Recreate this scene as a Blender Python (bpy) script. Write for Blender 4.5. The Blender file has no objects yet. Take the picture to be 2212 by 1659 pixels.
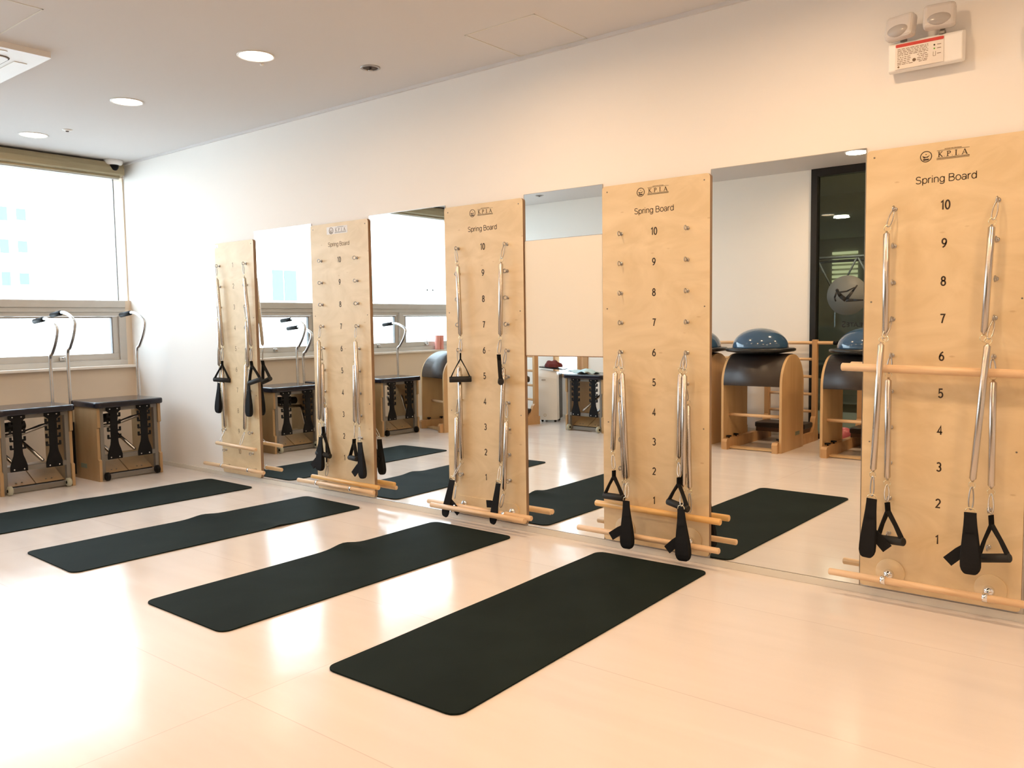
import bpy, bmesh, math, random
from mathutils import Vector, Matrix
random.seed(7)
sc = bpy.context.scene
COL = sc.collection
PI = math.pi
V = Vector

# ------------------------------------------------------------------ camera
cam_d = bpy.data.cameras.new('camera')
cam = bpy.data.objects.new('camera', cam_d); COL.objects.link(cam)
cam.location = (1.1671, -3.6967, 1.1919)
cam.rotation_euler = (1.4973, 0.0142, 0.6776)
cam_d.sensor_width = 36.0
cam_d.lens = 1797.76 / 2212 * 36.0
cam_d.clip_start = 0.05; cam_d.clip_end = 300
sc.camera = cam

# ------------------------------------------------------------------ colour management
sc.view_settings.view_transform = 'Standard'
sc.view_settings.look = 'None'
sc.view_settings.gamma = 1.0
sc.view_settings.use_curve_mapping = False
sc.view_settings.exposure = 0.12
sc.cycles.use_denoising = True
sc.cycles.max_bounces = 10
sc.cycles.diffuse_bounces = 6
sc.cycles.glossy_bounces = 6
sc.cycles.transmission_bounces = 6
sc.cycles.sample_clamp_indirect = 6.0
sc.cycles.caustics_reflective = True
sc.cycles.blur_glossy = 0.4

# ------------------------------------------------------------------ sky, sun, lamps
wd = bpy.data.worlds.new('sky'); sc.world = wd; wd.use_nodes = True
bg = wd.node_tree.nodes['Background']
bg.inputs[0].default_value = (0.72, 0.85, 1.0, 1)
bg.inputs[1].default_value = 8.2

def sun_lamp(name, direction, energy, color, ang):
    l = bpy.data.lights.new(name, 'SUN'); l.energy = energy; l.color = color; l.angle = ang
    o = bpy.data.objects.new(name, l); COL.objects.link(o)
    o.rotation_euler = V(direction).to_track_quat('-Z', 'Y').to_euler()
    o.location = (-8, 0, 12)
sun_lamp('sun', (-0.72, 0.12, -0.62), 17.0, (0.86, 0.94, 1.0), 0.01)

def portal(x, y, z, w, h, rot):
    l = bpy.data.lights.new('window_daylight', 'AREA'); l.shape = 'RECTANGLE'; l.size = w; l.size_y = h
    l.cycles.is_portal = True
    o = bpy.data.objects.new('window_daylight', l); COL.objects.link(o)
    o.location = (x, y, z); o.rotation_euler = rot
portal(-6.24, -2.33, 1.70, 4.5, 1.75, (PI/2, 0, -PI/2))

LAMP_COL = (1.0, 0.66, 0.375)
LAMP_W = 11.5        # lamps over the camera side
LAMP_W_DIM = 4.0     # the three by the window, dimmed

# ------------------------------------------------------------------ materials
def M(name, color, rough=0.5, metal=0.0, spec=0.5, coat=0.0, noise=None, bump=None, emit=None, trans=0.0, ior=1.45, sheen=0.0):
    """noise=(scale xyz, colour2, lo, hi); bump=(scale xyz, strength, distance)"""
    m = bpy.data.materials.new(name); m.use_nodes = True
    nt = m.node_tree; b = nt.nodes['Principled BSDF']
    b.inputs['Base Color'].default_value = (*color, 1)
    b.inputs['Roughness'].default_value = rough
    b.inputs['Metallic'].default_value = metal
    b.inputs['Specular IOR Level'].default_value = spec
    b.inputs['Coat Weight'].default_value = coat
    b.inputs['Coat Roughness'].default_value = 0.08
    b.inputs['Transmission Weight'].default_value = trans
    b.inputs['IOR'].default_value = ior
    b.inputs['Sheen Weight'].default_value = sheen
    if emit:
        b.inputs['Emission Color'].default_value = (*emit[0], 1)
        b.inputs['Emission Strength'].default_value = emit[1]
    def tex(scale, detail=4, dist=0.0):
        tc = nt.nodes.new('ShaderNodeTexCoord'); mp = nt.nodes.new('ShaderNodeMapping')
        mp.inputs['Scale'].default_value = scale
        n = nt.nodes.new('ShaderNodeTexNoise'); n.inputs['Scale'].default_value = 1.0
        n.inputs['Detail'].default_value = detail; n.inputs['Distortion'].default_value = dist
        nt.links.new(tc.outputs['Object'], mp.inputs[0]); nt.links.new(mp.outputs[0], n.inputs['Vector'])
        return n.outputs['Fac']
    if noise:
        f = tex(noise[0], 5, 1.2)
        r = nt.nodes.new('ShaderNodeMapRange'); r.inputs[1].default_value = noise[2]; r.inputs[2].default_value = noise[3]
        mx = nt.nodes.new('ShaderNodeMix'); mx.data_type = 'RGBA'
        nt.links.new(f, r.inputs[0]); nt.links.new(r.outputs[0], mx.inputs[0])
        mx.inputs[6].default_value = (*color, 1); mx.inputs[7].default_value = (*noise[1], 1)
        nt.links.new(mx.outputs[2], b.inputs['Base Color'])
    if bump:
        f = tex(bump[0], 3)
        bn = nt.nodes.new('ShaderNodeBump'); bn.inputs['Strength'].default_value = bump[1]; bn.inputs['Distance'].default_value = bump[2]
        nt.links.new(f, bn.inputs['Height']); nt.links.new(bn.outputs[0], b.inputs['Normal'])
    return m

mt = {}
mt['wall'] = M('wall_paint', (0.83, 0.80, 0.76), 0.7, bump=((60, 60, 60), 0.05, 0.002))
mt['wall_beige'] = M('beige_paint', (0.74, 0.63, 0.50), 0.75)
mt['ceiling'] = M('ceiling_paint', (0.68, 0.66, 0.65), 0.85)
mt['base'] = M('baseboard_vinyl', (0.72, 0.69, 0.62), 0.5)
mt['dark'] = M('dark_gap', (0.10, 0.08, 0.07), 0.7)
mt['frame'] = M('window_aluminium', (0.56, 0.54, 0.50), 0.45, noise=((3, 3, 3), (0.52, 0.50, 0.46), .3, .7))
mt['gasket'] = M('grey_gasket', (0.20, 0.20, 0.20), 0.5)
mt['sill'] = M('sill_paint', (0.80, 0.76, 0.70), 0.6)
mt['blind'] = M('tan_blind', (0.36, 0.295, 0.175), 0.6, noise=((6, 2, 30), (0.32, 0.26, 0.15), .4, .6))
mt['beech'] = M('beech_dowel', (0.76, 0.53, 0.32), 0.38, noise=((3, 40, 40), (0.66, 0.44, 0.25), .4, .65))
mt['amber'] = M('amber_dowel', (0.76, 0.46, 0.17), 0.35, noise=((3, 40, 40), (0.68, 0.39, 0.13), .4, .65))
mt['ply2'] = M('barrel_plywood', (0.60, 0.40, 0.20), 0.4, noise=((5, 5, 1.2), (0.52, 0.33, 0.16), .4, .65))
mt['shadedply'] = M('shaded_chair_plywood', (0.43, 0.285, 0.145), 0.4, noise=((5, 5, 1.2), (0.37, 0.24, 0.115), .4, .65))  # darker than the barrel plywood: shade on the backlit chairs put into the colour
mt['ladderwood'] = M('ladder_wood', (0.56, 0.33, 0.15), 0.4, noise=((8, 8, 2), (0.48, 0.27, 0.12), .4, .65))
mt['plyedge'] = M('plywood_edge', (0.22, 0.12, 0.06), 0.7, noise=((300, 300, 2), (0.32, 0.20, 0.11), .4, .6))
mt['chrome'] = M('chrome', (0.85, 0.85, 0.86), 0.08, 1.0)
mt['steel'] = M('steel_wire', (0.46, 0.44, 0.42), 0.28, 1.0)
mt['brass'] = M('gilded_ring', (0.85, 0.76, 0.55), 0.25, 1.0)
mt['tube'] = M('brushed_tube', (0.60, 0.59, 0.58), 0.25, 1.0)
mt['greymetal'] = M('grey_powder_coat', (0.20, 0.185, 0.165), 0.45, 0.3)
mt['black'] = M('black_plastic', (0.006, 0.006, 0.007), 0.5, spec=0.2)
mt['foam'] = M('black_foam', (0.014, 0.014, 0.014), 0.65, bump=((400, 400, 400), 0.3, 0.001))
mt['webbing'] = M('black_webbing', (0.010, 0.010, 0.011), 0.8, spec=0.25, bump=((700, 700, 700), 0.5, 0.001))
mt['vinyl'] = M('black_vinyl', (0.014, 0.014, 0.022), 0.17, bump=((60, 60, 60), 0.08, 0.002))
mt['brownvinyl'] = M('dark_brown_vinyl', (0.036, 0.026, 0.022), 0.40, bump=((50, 50, 50), 0.1, 0.002))
mt['bluegloss'] = M('blue_rubber', (0.035, 0.085, 0.17), 0.12, coat=0.5)
mt['rim'] = M('black_rim', (0.015, 0.015, 0.016), 0.3)
mt['ink'] = M('black_print', (0.035, 0.020, 0.012), 0.6)
mt['inkgrey'] = M('grey_print', (0.18, 0.12, 0.07), 0.6)
mt['inkpale'] = M('faded_print', (0.36, 0.32, 0.28), 0.6)
mt['sticker'] = M('pale_sticker', (0.72, 0.66, 0.60), 0.35)
mt['white'] = M('white_plastic', (0.82, 0.80, 0.77), 0.35)
mt['greyplastic'] = M('translucent_lamp_cover', (0.62, 0.58, 0.55), 0.25)
mt['greydk'] = M('grey_lens', (0.42, 0.39, 0.37), 0.2)
mt['red'] = M('red_print', (0.55, 0.03, 0.02), 0.5)
mt['green'] = M('green_led', (0.15, 0.5, 0.05), 0.5)
mt['maroon'] = M('maroon_cloth', (0.16, 0.03, 0.025), 0.9, bump=((40, 40, 40), 0.6, 0.01))
mt['towel'] = M('pale_blue_towel', (0.55, 0.75, 0.82), 0.9, bump=((200, 200, 200), 0.5, 0.002))
mt['pinkb'] = M('salmon_plastic', (0.80, 0.36, 0.31), 0.35)
mt['pinkball'] = M('pink_rubber', (0.55, 0.14, 0.17), 0.3)
mt['blackframe'] = M('black_door_frame', (0.010, 0.009, 0.009), 0.35)
mt['rubberwheel'] = M('pale_rubber_wheel', (0.42, 0.42, 0.33), 0.4)
mt['facade'] = M('white_facade', (0.62, 0.62, 0.61), 0.8)
mt['facglass'] = M('facade_glass', (0.07, 0.155, 0.20), 0.5)
mt['facglass2'] = M('facade_glass_pale', (0.14, 0.24, 0.24), 0.5)
mt['ground'] = M('street_asphalt', (0.14, 0.14, 0.14), 0.9)
mt['lampglow'] = M('lamp_diffuser', (0.9, 0.9, 0.9), 0.5, emit=((1.0, 0.90, 0.76), 12.0))
mt['dimlamp'] = M('dim_lamp_diffuser', (0.9, 0.9, 0.9), 0.5, emit=((1.0, 0.93, 0.82), 8.0))
mt['frosted'] = M('frosted_film', (0.15, 0.165, 0.16), 0.5)
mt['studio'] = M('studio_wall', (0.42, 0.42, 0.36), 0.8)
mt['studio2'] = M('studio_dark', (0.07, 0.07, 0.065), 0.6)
mt['glowblind'] = M('glowing_blind', (0.5, 0.5, 0.35), 0.6, emit=((1.0, 1.0, 0.6), 0.55))  # slats given a glow of their own instead of light falling through
mt['figure'] = M('figure_print', (0.012, 0.012, 0.012), 0.5)
mt['acwhite'] = M('cooler_white', (0.80, 0.77, 0.72), 0.25)
mt['acblack'] = M('cooler_black', (0.012, 0.014, 0.018), 0.25)

# birch plywood face with soft swirling grain and small brown flecks
def birch():
    m = M('birch_plywood', (0.74, 0.56, 0.34), 0.42)
    nt = m.node_tree; b = nt.nodes['Principled BSDF']
    tc = nt.nodes.new('ShaderNodeTexCoord')
    mp = nt.nodes.new('ShaderNodeMapping'); mp.inputs['Scale'].default_value = (2.6, 2.0, 5.5)
    w = nt.nodes.new('ShaderNodeTexNoise'); w.inputs['Scale'].default_value = 1.0; w.inputs['Detail'].default_value = 6; w.inputs['Distortion'].default_value = 2.2
    nt.links.new(tc.outputs['Object'], mp.inputs[0]); nt.links.new(mp.outputs[0], w.inputs['Vector'])
    cr = nt.nodes.new('ShaderNodeValToRGB'); e = cr.color_ramp
    e.elements[0].position = 0.35; e.elements[0].color = (0.67, 0.515, 0.305, 1)
    e.elements[1].position = 0.65; e.elements[1].color = (0.76, 0.60, 0.38, 1)
    nt.links.new(w.outputs['Fac'], cr.inputs[0])
    vo = nt.nodes.new('ShaderNodeTexVoronoi'); vo.inputs['Scale'].default_value = 5.0
    mp2 = nt.nodes.new('ShaderNodeMapping'); mp2.inputs['Scale'].default_value = (1.0, 1.0, 2.6)
    nt.links.new(tc.outputs['Object'], mp2.inputs[0]); nt.links.new(mp2.outputs[0], vo.inputs['Vector'])
    r = nt.nodes.new('ShaderNodeMapRange'); r.inputs[1].default_value = 0.03; r.inputs[2].default_value = 0.07
    r.inputs[3].default_value = 0.55; r.inputs[4].default_value = 0.0
    nt.links.new(vo.outputs['Distance'], r.inputs[0])
    mx = nt.nodes.new('ShaderNodeMix'); mx.data_type = 'RGBA'
    nt.links.new(r.outputs[0], mx.inputs[0]); nt.links.new(cr.outputs[0], mx.inputs[6]); mx.inputs[7].default_value = (0.50, 0.33, 0.17, 1)
    nt.links.new(mx.outputs[2], b.inputs['Base Color'])
    return m
mt['birch'] = birch()

def coilmat():
    m = M('nickel_coil', (0.60, 0.55, 0.50), 0.22, 1.0)
    nt = m.node_tree; b = nt.nodes['Principled BSDF']
    tc = nt.nodes.new('ShaderNodeTexCoord')
    w = nt.nodes.new('ShaderNodeTexWave'); w.wave_type = 'BANDS'; w.bands_direction = 'Z'; w.inputs['Scale'].default_value = 140.0
    nt.links.new(tc.outputs['Object'], w.inputs['Vector'])
    bn = nt.nodes.new('ShaderNodeBump'); bn.inputs['Strength'].default_value = 0.12; bn.inputs['Distance'].default_value = 0.0005
    nt.links.new(w.outputs['Fac'], bn.inputs['Height']); nt.links.new(bn.outputs[0], b.inputs['Normal'])
    return m
mt['coil'] = coilmat()

def matmat():
    m = M('dark_green_rubber', (0.011, 0.015, 0.013), 0.75, spec=0.10)
    nt = m.node_tree; b = nt.nodes['Principled BSDF']
    tc = nt.nodes.new('ShaderNodeTexCoord')
    n = nt.nodes.new('ShaderNodeTexNoise'); n.inputs['Scale'].default_value = 3.0; n.inputs['Detail'].default_value = 5
    nt.links.new(tc.outputs['Object'], n.inputs['Vector'])
    cr = nt.nodes.new('ShaderNodeValToRGB'); e = cr.color_ramp
    e.elements[0].position = 0.3; e.elements[0].color = (0.006, 0.011, 0.009, 1)
    e.elements[1].position = 0.7; e.elements[1].color = (0.010, 0.017, 0.0145, 1)
    nt.links.new(n.outputs['Fac'], cr.inputs[0]); nt.links.new(cr.outputs[0], b.inputs['Base Color'])
    return m
mt['mat'] = matmat()

def floormat():
    m = M('pale_vinyl_floor', (0.74, 0.66, 0.60), 0.30, spec=0.5)
    nt = m.node_tree; b = nt.nodes['Principled BSDF']
    tc = nt.nodes.new('ShaderNodeTexCoord'); mp = nt.nodes.new('ShaderNodeMapping')
    mp.inputs['Location'].default_value = (1.14, 1.35, 0)
    br = nt.nodes.new('ShaderNodeTexBrick'); br.offset = 0.0; br.inputs['Scale'].default_value = 1.0
    br.inputs['Mortar Size'].default_value = 0.0022; br.inputs['Mortar Smooth'].default_value = 0.5
    br.inputs['Brick Width'].default_value = 2.6; br.inputs['Row Height'].default_value = 0.875
    br.inputs['Color1'].default_value = (0.75, 0.69, 0.65, 1); br.inputs['Color2'].default_value = (0.725, 0.665, 0.625, 1)
    br.inputs['Mortar'].default_value = (0.62, 0.545, 0.515, 1)
    nt.links.new(tc.outputs['Object'], mp.inputs[0]); nt.links.new(mp.outputs[0], br.inputs['Vector'])
    mp2 = nt.nodes.new('ShaderNodeMapping'); mp2.inputs['Scale'].default_value = (1.2, 9.0, 1.0)
    n = nt.nodes.new('ShaderNodeTexNoise'); n.inputs['Scale'].default_value = 1.0; n.inputs['Detail'].default_value = 6; n.inputs['Distortion'].default_value = 0.6
    nt.links.new(tc.outputs['Object'], mp2.inputs[0]); nt.links.new(mp2.outputs[0], n.inputs['Vector'])
    cr = nt.nodes.new('ShaderNodeValToRGB'); e = cr.color_ramp
    e.elements[0].position = 0.3; e.elements[0].color = (0.95, 0.945, 0.94, 1)
    e.elements[1].position = 0.7; e.elements[1].color = (1, 1, 1, 1)
    nt.links.new(n.outputs['Fac'], cr.inputs[0])
    mx = nt.nodes.new('ShaderNodeMix'); mx.data_type = 'RGBA'; mx.blend_type = 'MULTIPLY'; mx.inputs[0].default_value = 1.0
    nt.links.new(br.outputs['Color'], mx.inputs[6]); nt.links.new(cr.outputs[0], mx.inputs[7])
    nt.links.new(mx.outputs[2], b.inputs['Base Color'])
    mr = nt.nodes.new('ShaderNodeMapRange'); mr.inputs[3].default_value = 0.13; mr.inputs[4].default_value = 0.22
    nt.links.new(n.outputs['Fac'], mr.inputs[0]); nt.links.new(mr.outputs[0], b.inputs['Roughness'])
    n3 = nt.nodes.new('ShaderNodeTexNoise'); n3.inputs['Scale'].default_value = 1.6; n3.inputs['Detail'].default_value = 2
    nt.links.new(tc.outputs['Object'], n3.inputs['Vector'])
    bn = nt.nodes.new('ShaderNodeBump'); bn.inputs['Strength'].default_value = 0.25; bn.inputs['Distance'].default_value = 0.02
    nt.links.new(n3.outputs['Fac'], bn.inputs['Height']); nt.links.new(bn.outputs[0], b.inputs['Normal'])
    return m
mt['floor'] = floormat()

mt['mirror'] = M('mirror_silver', (0.92, 0.945, 0.93), 0.0, 1.0)
def glassmat(name, tint, refl=0.06):
    m = bpy.data.materials.new(name); m.use_nodes = True
    nt = m.node_tree; nt.nodes.clear()
    out = nt.nodes.new('ShaderNodeOutputMaterial'); mx = nt.nodes.new('ShaderNodeMixShader')
    tr = nt.nodes.new('ShaderNodeBsdfTransparent'); gl = nt.nodes.new('ShaderNodeBsdfGlossy'); gl.inputs['Roughness'].default_value = 0.0
    tr.inputs[0].default_value = (*tint, 1)
    mx.inputs[0].default_value = refl
    nt.links.new(tr.outputs[0], mx.inputs[1]); nt.links.new(gl.outputs[0], mx.inputs[2]); nt.links.new(mx.outputs[0], out.inputs[0])
    return m
mt['glass'] = glassmat('clear_glass', (0.97, 0.99, 0.98), 0.04)
mt['tintglass'] = glassmat('tinted_glass', (0.80, 0.84, 0.79), 0.025)

# ------------------------------------------------------------------ mesh helpers
def frame_of(d):
    d = V(d).normalized(); up = V((0, 0, 1)) if abs(d.z) < 0.95 else V((1, 0, 0))
    u = d.cross(up).normalized(); return u, d.cross(u).normalized()

class MB:
    def __init__(s): s.v = []; s.f = []; s.sm = []
    def add(s, vs, fs, smooth=False):
        n = len(s.v); s.v += [V(p) for p in vs]; s.f += [tuple(i + n for i in f) for f in fs]; s.sm += [smooth] * len(fs); return s
    def box(s, x0, x1, y0, y1, z0, z1, bev=0.0, mtx=None):
        bm = bmesh.new(); bmesh.ops.create_cube(bm, size=1.0)
        for v in bm.verts: v.co = V((x0 + (v.co.x + .5) * (x1 - x0), y0 + (v.co.y + .5) * (y1 - y0), z0 + (v.co.z + .5) * (z1 - z0)))
        if bev: bmesh.ops.bevel(bm, geom=bm.edges[:], offset=bev, segments=3, affect='EDGES', profile=0.5)
        if mtx: bm.transform(mtx)
        s.frombm(bm); return s
    def frombm(s, bm, smooth=False):
        bm.verts.index_update()
        s.add([v.co.copy() for v in bm.verts], [tuple(v.index for v in f.verts) for f in bm.faces], smooth); bm.free()
    def ring_sweep(s, pts, radii, n=12, closed=False, caps=True, flat=1.0):
        pts = [V(p) for p in pts]; k = len(pts)
        if not hasattr(radii, '__len__'): radii = [radii] * k
        vs = []; u = None
        for i, p in enumerate(pts):
            a = pts[(i - 1) % k] if (closed or i > 0) else p; b = pts[(i + 1) % k] if (closed or i < k - 1) else p
            d = (b - a).normalized()
            if u is None: u, w = frame_of(d)
            else:
                u = (u - d * u.dot(d)).normalized(); w = d.cross(u)
            for j in range(n):
                t = 2 * PI * j / n
                vs.append(p + (u * math.cos(t) + w * math.sin(t) * flat) * radii[i])
        fs = []
        for i in range(k if closed else k - 1):
            for j in range(n):
                a = i * n + j; b = i * n + (j + 1) % n; c = ((i + 1) % k) * n + (j + 1) % n; d = ((i + 1) % k) * n + j
                fs.append((a, b, c, d))
        s.add(vs, fs, True)
        if caps and not closed:
            m = len(s.v) - len(vs)
            s.f.append(tuple(m + j for j in range(n - 1, -1, -1))); s.sm.append(False)
            s.f.append(tuple(m + (k - 1) * n + j for j in range(n))); s.sm.append(False)
        return s
    def cyl(s, a, b, r, n=16, bev=0.0):
        a = V(a); b = V(b); d = (b - a).normalized()
        if bev: return s.ring_sweep([a, a + d * bev, b - d * bev, b], [r - bev, r, r, r - bev], n)
        return s.ring_sweep([a, b], r, n)
    def torus(s, c, R, r, normal=(0, 1, 0), n=20, m=8, sz=1.0):
        u, w = frame_of(normal); c = V(c)
        return s.ring_sweep([c + u * math.cos(2*PI*i/n) * R + w * math.sin(2*PI*i/n) * R * sz for i in range(n)], r, m, closed=True)
    def lathe(s, prof, c=(0, 0, 0), n=40, axis='z'):
        vs = []; fs = []; k = len(prof); c = V(c)
        for r, h in prof:
            for j in range(n):
                t = 2 * PI * j / n; x, y = r * math.cos(t), r * math.sin(t)
                vs.append(c + (V((x, y, h)) if axis == 'z' else V((x, h, y)) if axis == 'y' else V((h, x, y))))
        for i in range(k - 1):
            for j in range(n):
                fs.append((i*n+j, i*n+(j+1) % n, (i+1)*n+(j+1) % n, (i+1)*n+j))
        s.add(vs, fs, True); m = len(s.v) - len(vs)
        if prof[0][0] > 1e-5: s.f.append(tuple(m + j for j in range(n))); s.sm.append(False)
        if prof[-1][0] > 1e-5: s.f.append(tuple(m + (k-1)*n + j for j in range(n))); s.sm.append(False)
        return s
    def prism(s, outline, d0, d1, axis='y', bev=0.0):
        """outline: 2D points; extruded along axis from d0 to d1 (axis y: (x,z); axis x: (y,z); axis z: (x,y))"""
        def P(a, b, d): return {'y': V((a, d, b)), 'x': V((d, a, b)), 'z': V((a, b, d))}[axis]
        bm = bmesh.new(); f = bm.faces.new([bm.verts.new(P(a, b, d0)) for a, b in outline])
        r = bmesh.ops.extrude_face_region(bm, geom=[f]); dv = P(0, 0, d1) - P(0, 0, d0)
        for g in r['geom']:
            if isinstance(g, bmesh.types.BMVert): g.co += dv
        bmesh.ops.recalc_face_normals(bm, faces=bm.faces[:])
        if bev: bmesh.ops.bevel(bm, geom=bm.edges[:], offset=bev, segments=2, affect='EDGES', profile=0.5)
        bmesh.ops.triangulate(bm, faces=[f for f in bm.faces if len(f.verts) > 4])
        s.frombm(bm); return s
    def strip(s, left, right, thick_dir, t):
        """ribbon between two polylines with thickness t along thick_dir (per-point vectors or one)"""
        k = len(left); vs = []
        for i in range(k):
            d = V(thick_dir[i]) if isinstance(thick_dir, list) else V(thick_dir)
            d = d.normalized() * t / 2
            vs += [V(left[i]) - d, V(right[i]) - d, V(right[i]) + d, V(left[i]) + d]
        fs = []
        for i in range(k - 1):
            for j in range(4):
                fs.append((i*4+j, i*4+(j+1) % 4, (i+1)*4+(j+1) % 4, (i+1)*4+j))
        fs += [(3, 2, 1, 0), tuple((k-1)*4+j for j in range(4))]
        s.add(vs, fs, False); return s
    def build(s, name, mat, parent=None, origin=None, mats=None, mfn=None):
        me = bpy.data.meshes.new(name)
        off = V(origin) if origin else V((0, 0, 0))
        me.from_pydata([tuple(v - off) for v in s.v], [], s.f)
        me.materials.append(mat)
        if mats:
            for q in mats: me.materials.append(q)
        me.polygons.foreach_set('use_smooth', s.sm)
        if mfn:
            for p in me.polygons: p.material_index = mfn(p)
        bm = bmesh.new(); bm.from_mesh(me); bmesh.ops.recalc_face_normals(bm, faces=bm.faces[:]); bm.to_mesh(me); bm.free()
        me.update()
        o = bpy.data.objects.new(name, me); COL.objects.link(o)
        if parent: o.parent = parent
        return o

def tag(o, label=None, cat=None, group=None, kind=None):
    if label: o['label'] = label
    if cat: o['category'] = cat
    if group: o['group'] = group
    if kind: o['kind'] = kind
    return o
def thing(name, loc, label, cat, group=None, rz=0.0):
    o = bpy.data.objects.new(name, None); o.empty_display_size = 0.1; COL.objects.link(o)
    o.location = loc; o.rotation_euler = (0, 0, rz); return tag(o, label, cat, group)
def struct(name, mb, mat, parent=None):
    o = mb.build(name, mat, parent)
    if not parent: o['kind'] = 'structure'
    return o

# ------------------------------------------------------------------ room shell
XW, XR, YL, CH = -6.2, 3.2, -4.62, 2.645     # window wall, near end wall, opposite wall, ceiling height
struct('floor', MB().box(XW - .2, XR + .1, YL - .1, .1, -.12, 0), mt['floor'])
struct('ceiling', MB().box(XW - .35, XR + .1, YL - .1, .12, CH, CH + .25), mt['ceiling'])
struct('wall_right', MB().box(XW - .2, XR + .1, .005, .12, 0, CH), mt['wall'])
struct('baseboard_right', MB().box(XW + .02, XR, -.004, .005, 0.0, .033, .0015), mt['base'])
# low wall, head and ends of the window wall
wb = MB(); wb.box(XW - .2, XW + .03, YL, .005, 0, .845)
wb.box(XW - .2, XW - .02, YL, .005, 2.52, CH)
wb.box(XW - .2, XW - .0, -.05, .005, .845, 1.437); wb.box(XW - .2, XW - .03, -.008, .005, 1.437, 2.52)
struct('wall_back', wb, mt['wall_beige'])
struct('baseboard_back', MB().box(XW + .03, XW + .038, YL, -.004, 0, .06, .002), mt['base'])
# opposite wall with a small window and the glass partition
wl = MB()
wl.box(XW - .2, -4.875, YL - .12, YL, 0, CH); wl.box(-4.365, -1.72, YL - .12, YL, 0, CH)
wl.box(-4.875, -4.365, YL - .12, YL, 0, .52); wl.box(-4.875, -4.365, YL - .12, YL, 1.55, CH)
wl.box(1.2, XR + .1, YL - .12, YL, 0, CH)
struct('wall_left', wl, M('brightened_wall_paint', (0.90, 0.87, 0.82), 0.7, bump=((60, 60, 60), 0.05, 0.002)))  # wall paint made lighter, lamp light at this end put into the colour
struct('baseboard_left', MB().box(XW + .04, -1.725, YL, YL + .008, 0, .06, .002), mt['base'])
struct('wall_front', MB().box(XR, XR + .1, YL, .005, 0, CH), mt['wall'])
struct('trim_1', MB().box(XW + .02, XR, -.012, .005, CH - .018, CH), mt['ceiling'])

# ceiling hatches: flush panels with a thin raised rim
def hatch(name, x0, x1, y0, y1):
    m = MB(); w = .006
    m.box(x0, x1, y0, y0 + w, CH - .002, CH); m.box(x0, x1, y1 - w, y1, CH - .002, CH)
    m.box(x0, x0 + w, y0, y1, CH - .002, CH); m.box(x1 - w, x1, y0, y1, CH - .002, CH)
    struct(name, m, mt['base'])
hatch('trim_2', -1.715, -1.272, -.465, -.015)
hatch('trim_3', -3.42, -2.925, -2.48, -1.98)

# ---- big window
win = MB()
def bar(y0, y1, z0, z1, x0=XW - .05, x1=XW + .01, b=.003): win.box(x0, x1, y0, y1, z0, z1, b)
bar(YL, -.05, 1.375, 1.437); bar(YL, -.05, 1.335, 1.375, XW - .05, XW + .0); bar(YL, -.05, 1.300, 1.335, XW - .05, XW - .008)
bar(YL, -.05, .868, .915); bar(YL, -.05, 2.50, 2.54)
bar(-.11, -.05, .9155, 1.2995, XW - .05, XW + .008)
for a, b in ((-2.075, -2.015), (-3.346, -3.285), (-4.61, -4.56)): bar(a, b, .9155, 1.3345, XW - .049, XW + .014)
w1 = win.build('window_1', mt['frame']); w1['kind'] = 'structure'
MB().box(XW - .04, XW - .025, YL, -.008, 1.43, 2.51).build('window_pane', mt['glass'], w1)
MB().box(XW - .022, XW - .012, -.101, -.093, 1.437, 2.51).build('pane_seam', mt['gasket'], w1)
for a, b in ((-2.015, -.11), (-3.285, -2.075), (-4.56, -3.346)):
    s = MB(); x0, x1 = XW - .045, XW - .012
    s.box(x0, x1, a + .001, b - .001, .916, .972, .002); s.box(x0, x1, a + .001, b - .001, 1.288, 1.299, .002)
    s.box(x0 + .001, x1 - .001, a + .001, a + .052, .9725, 1.2875, .002); s.box(x0 + .001, x1 - .001, b - .052, b - .001, .9725, 1.2875, .002)
    so = s.build('window_sash', mt['frame'], w1)
    g = MB(); g.box(x0 + .002, x1 + .001, b - .062, b - .052, .972, 1.29); g.box(x0 + .002, x1 + .001, a + .052, a + .062, .972, 1.29)
    g.box(x0 + .002, x1 + .001, a + .052, b - .052, 1.283, 1.29)
    g.build('sash_gasket', mt['gasket'], so)
    MB().box(XW - .035, XW - .028, a + .05, b - .05, .97, 1.29).build('sash_pane', mt['glass'], so)
def latch(y):
    l = MB(); l.box(XW - .012, XW + .02, y - .02, y + .02, .925, .955, .004)
    l.ring_sweep([(XW + .015, y, .945), (XW + .03, y + .01, .953), (XW + .035, y + .045, .957)], [.007, .006, .005], 8)
    l.build('window_latch', mt['tube'], w1)
for y in (-.612, -1.517, -2.4, -2.95): latch(y)
l = MB(); l.box(XW - .012, XW + .02, -3.77, -3.72, .925, .955, .004)
l.ring_sweep([(XW + .015, -3.745, .945), (XW + .03, -3.73, .975), (XW + .035, -3.705, 1.01)], [.008, .006, .003], 8)
l.build('window_latch', mt['tube'], w1)
struct('trim_4', MB().box(XW - .05, XW + .085, YL + .01, -.002, .845, .868, .004), mt['sill'])

# ---- small wood-framed window in the opposite wall
w2 = MB()
for a, b in ((-4.875, -4.843), (-4.518, -4.472), (-4.430, -4.365)): w2.box(a, b, YL - .08, YL + .012, .52, 1.55, .003)
w2.box(-4.875, -4.365, YL - .08, YL + .012, .52, .56, .003); w2.box(-4.875, -4.365, YL - .08, YL + .012, 1.51, 1.55, .003)
w2o = w2.build('window_2', mt['ladderwood']); w2o['kind'] = 'structure'
MB().box(-4.85, -4.40, YL - .05, YL - .042, .55, 1.52).build('window_pane', mt['glass'], w2o)

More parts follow.
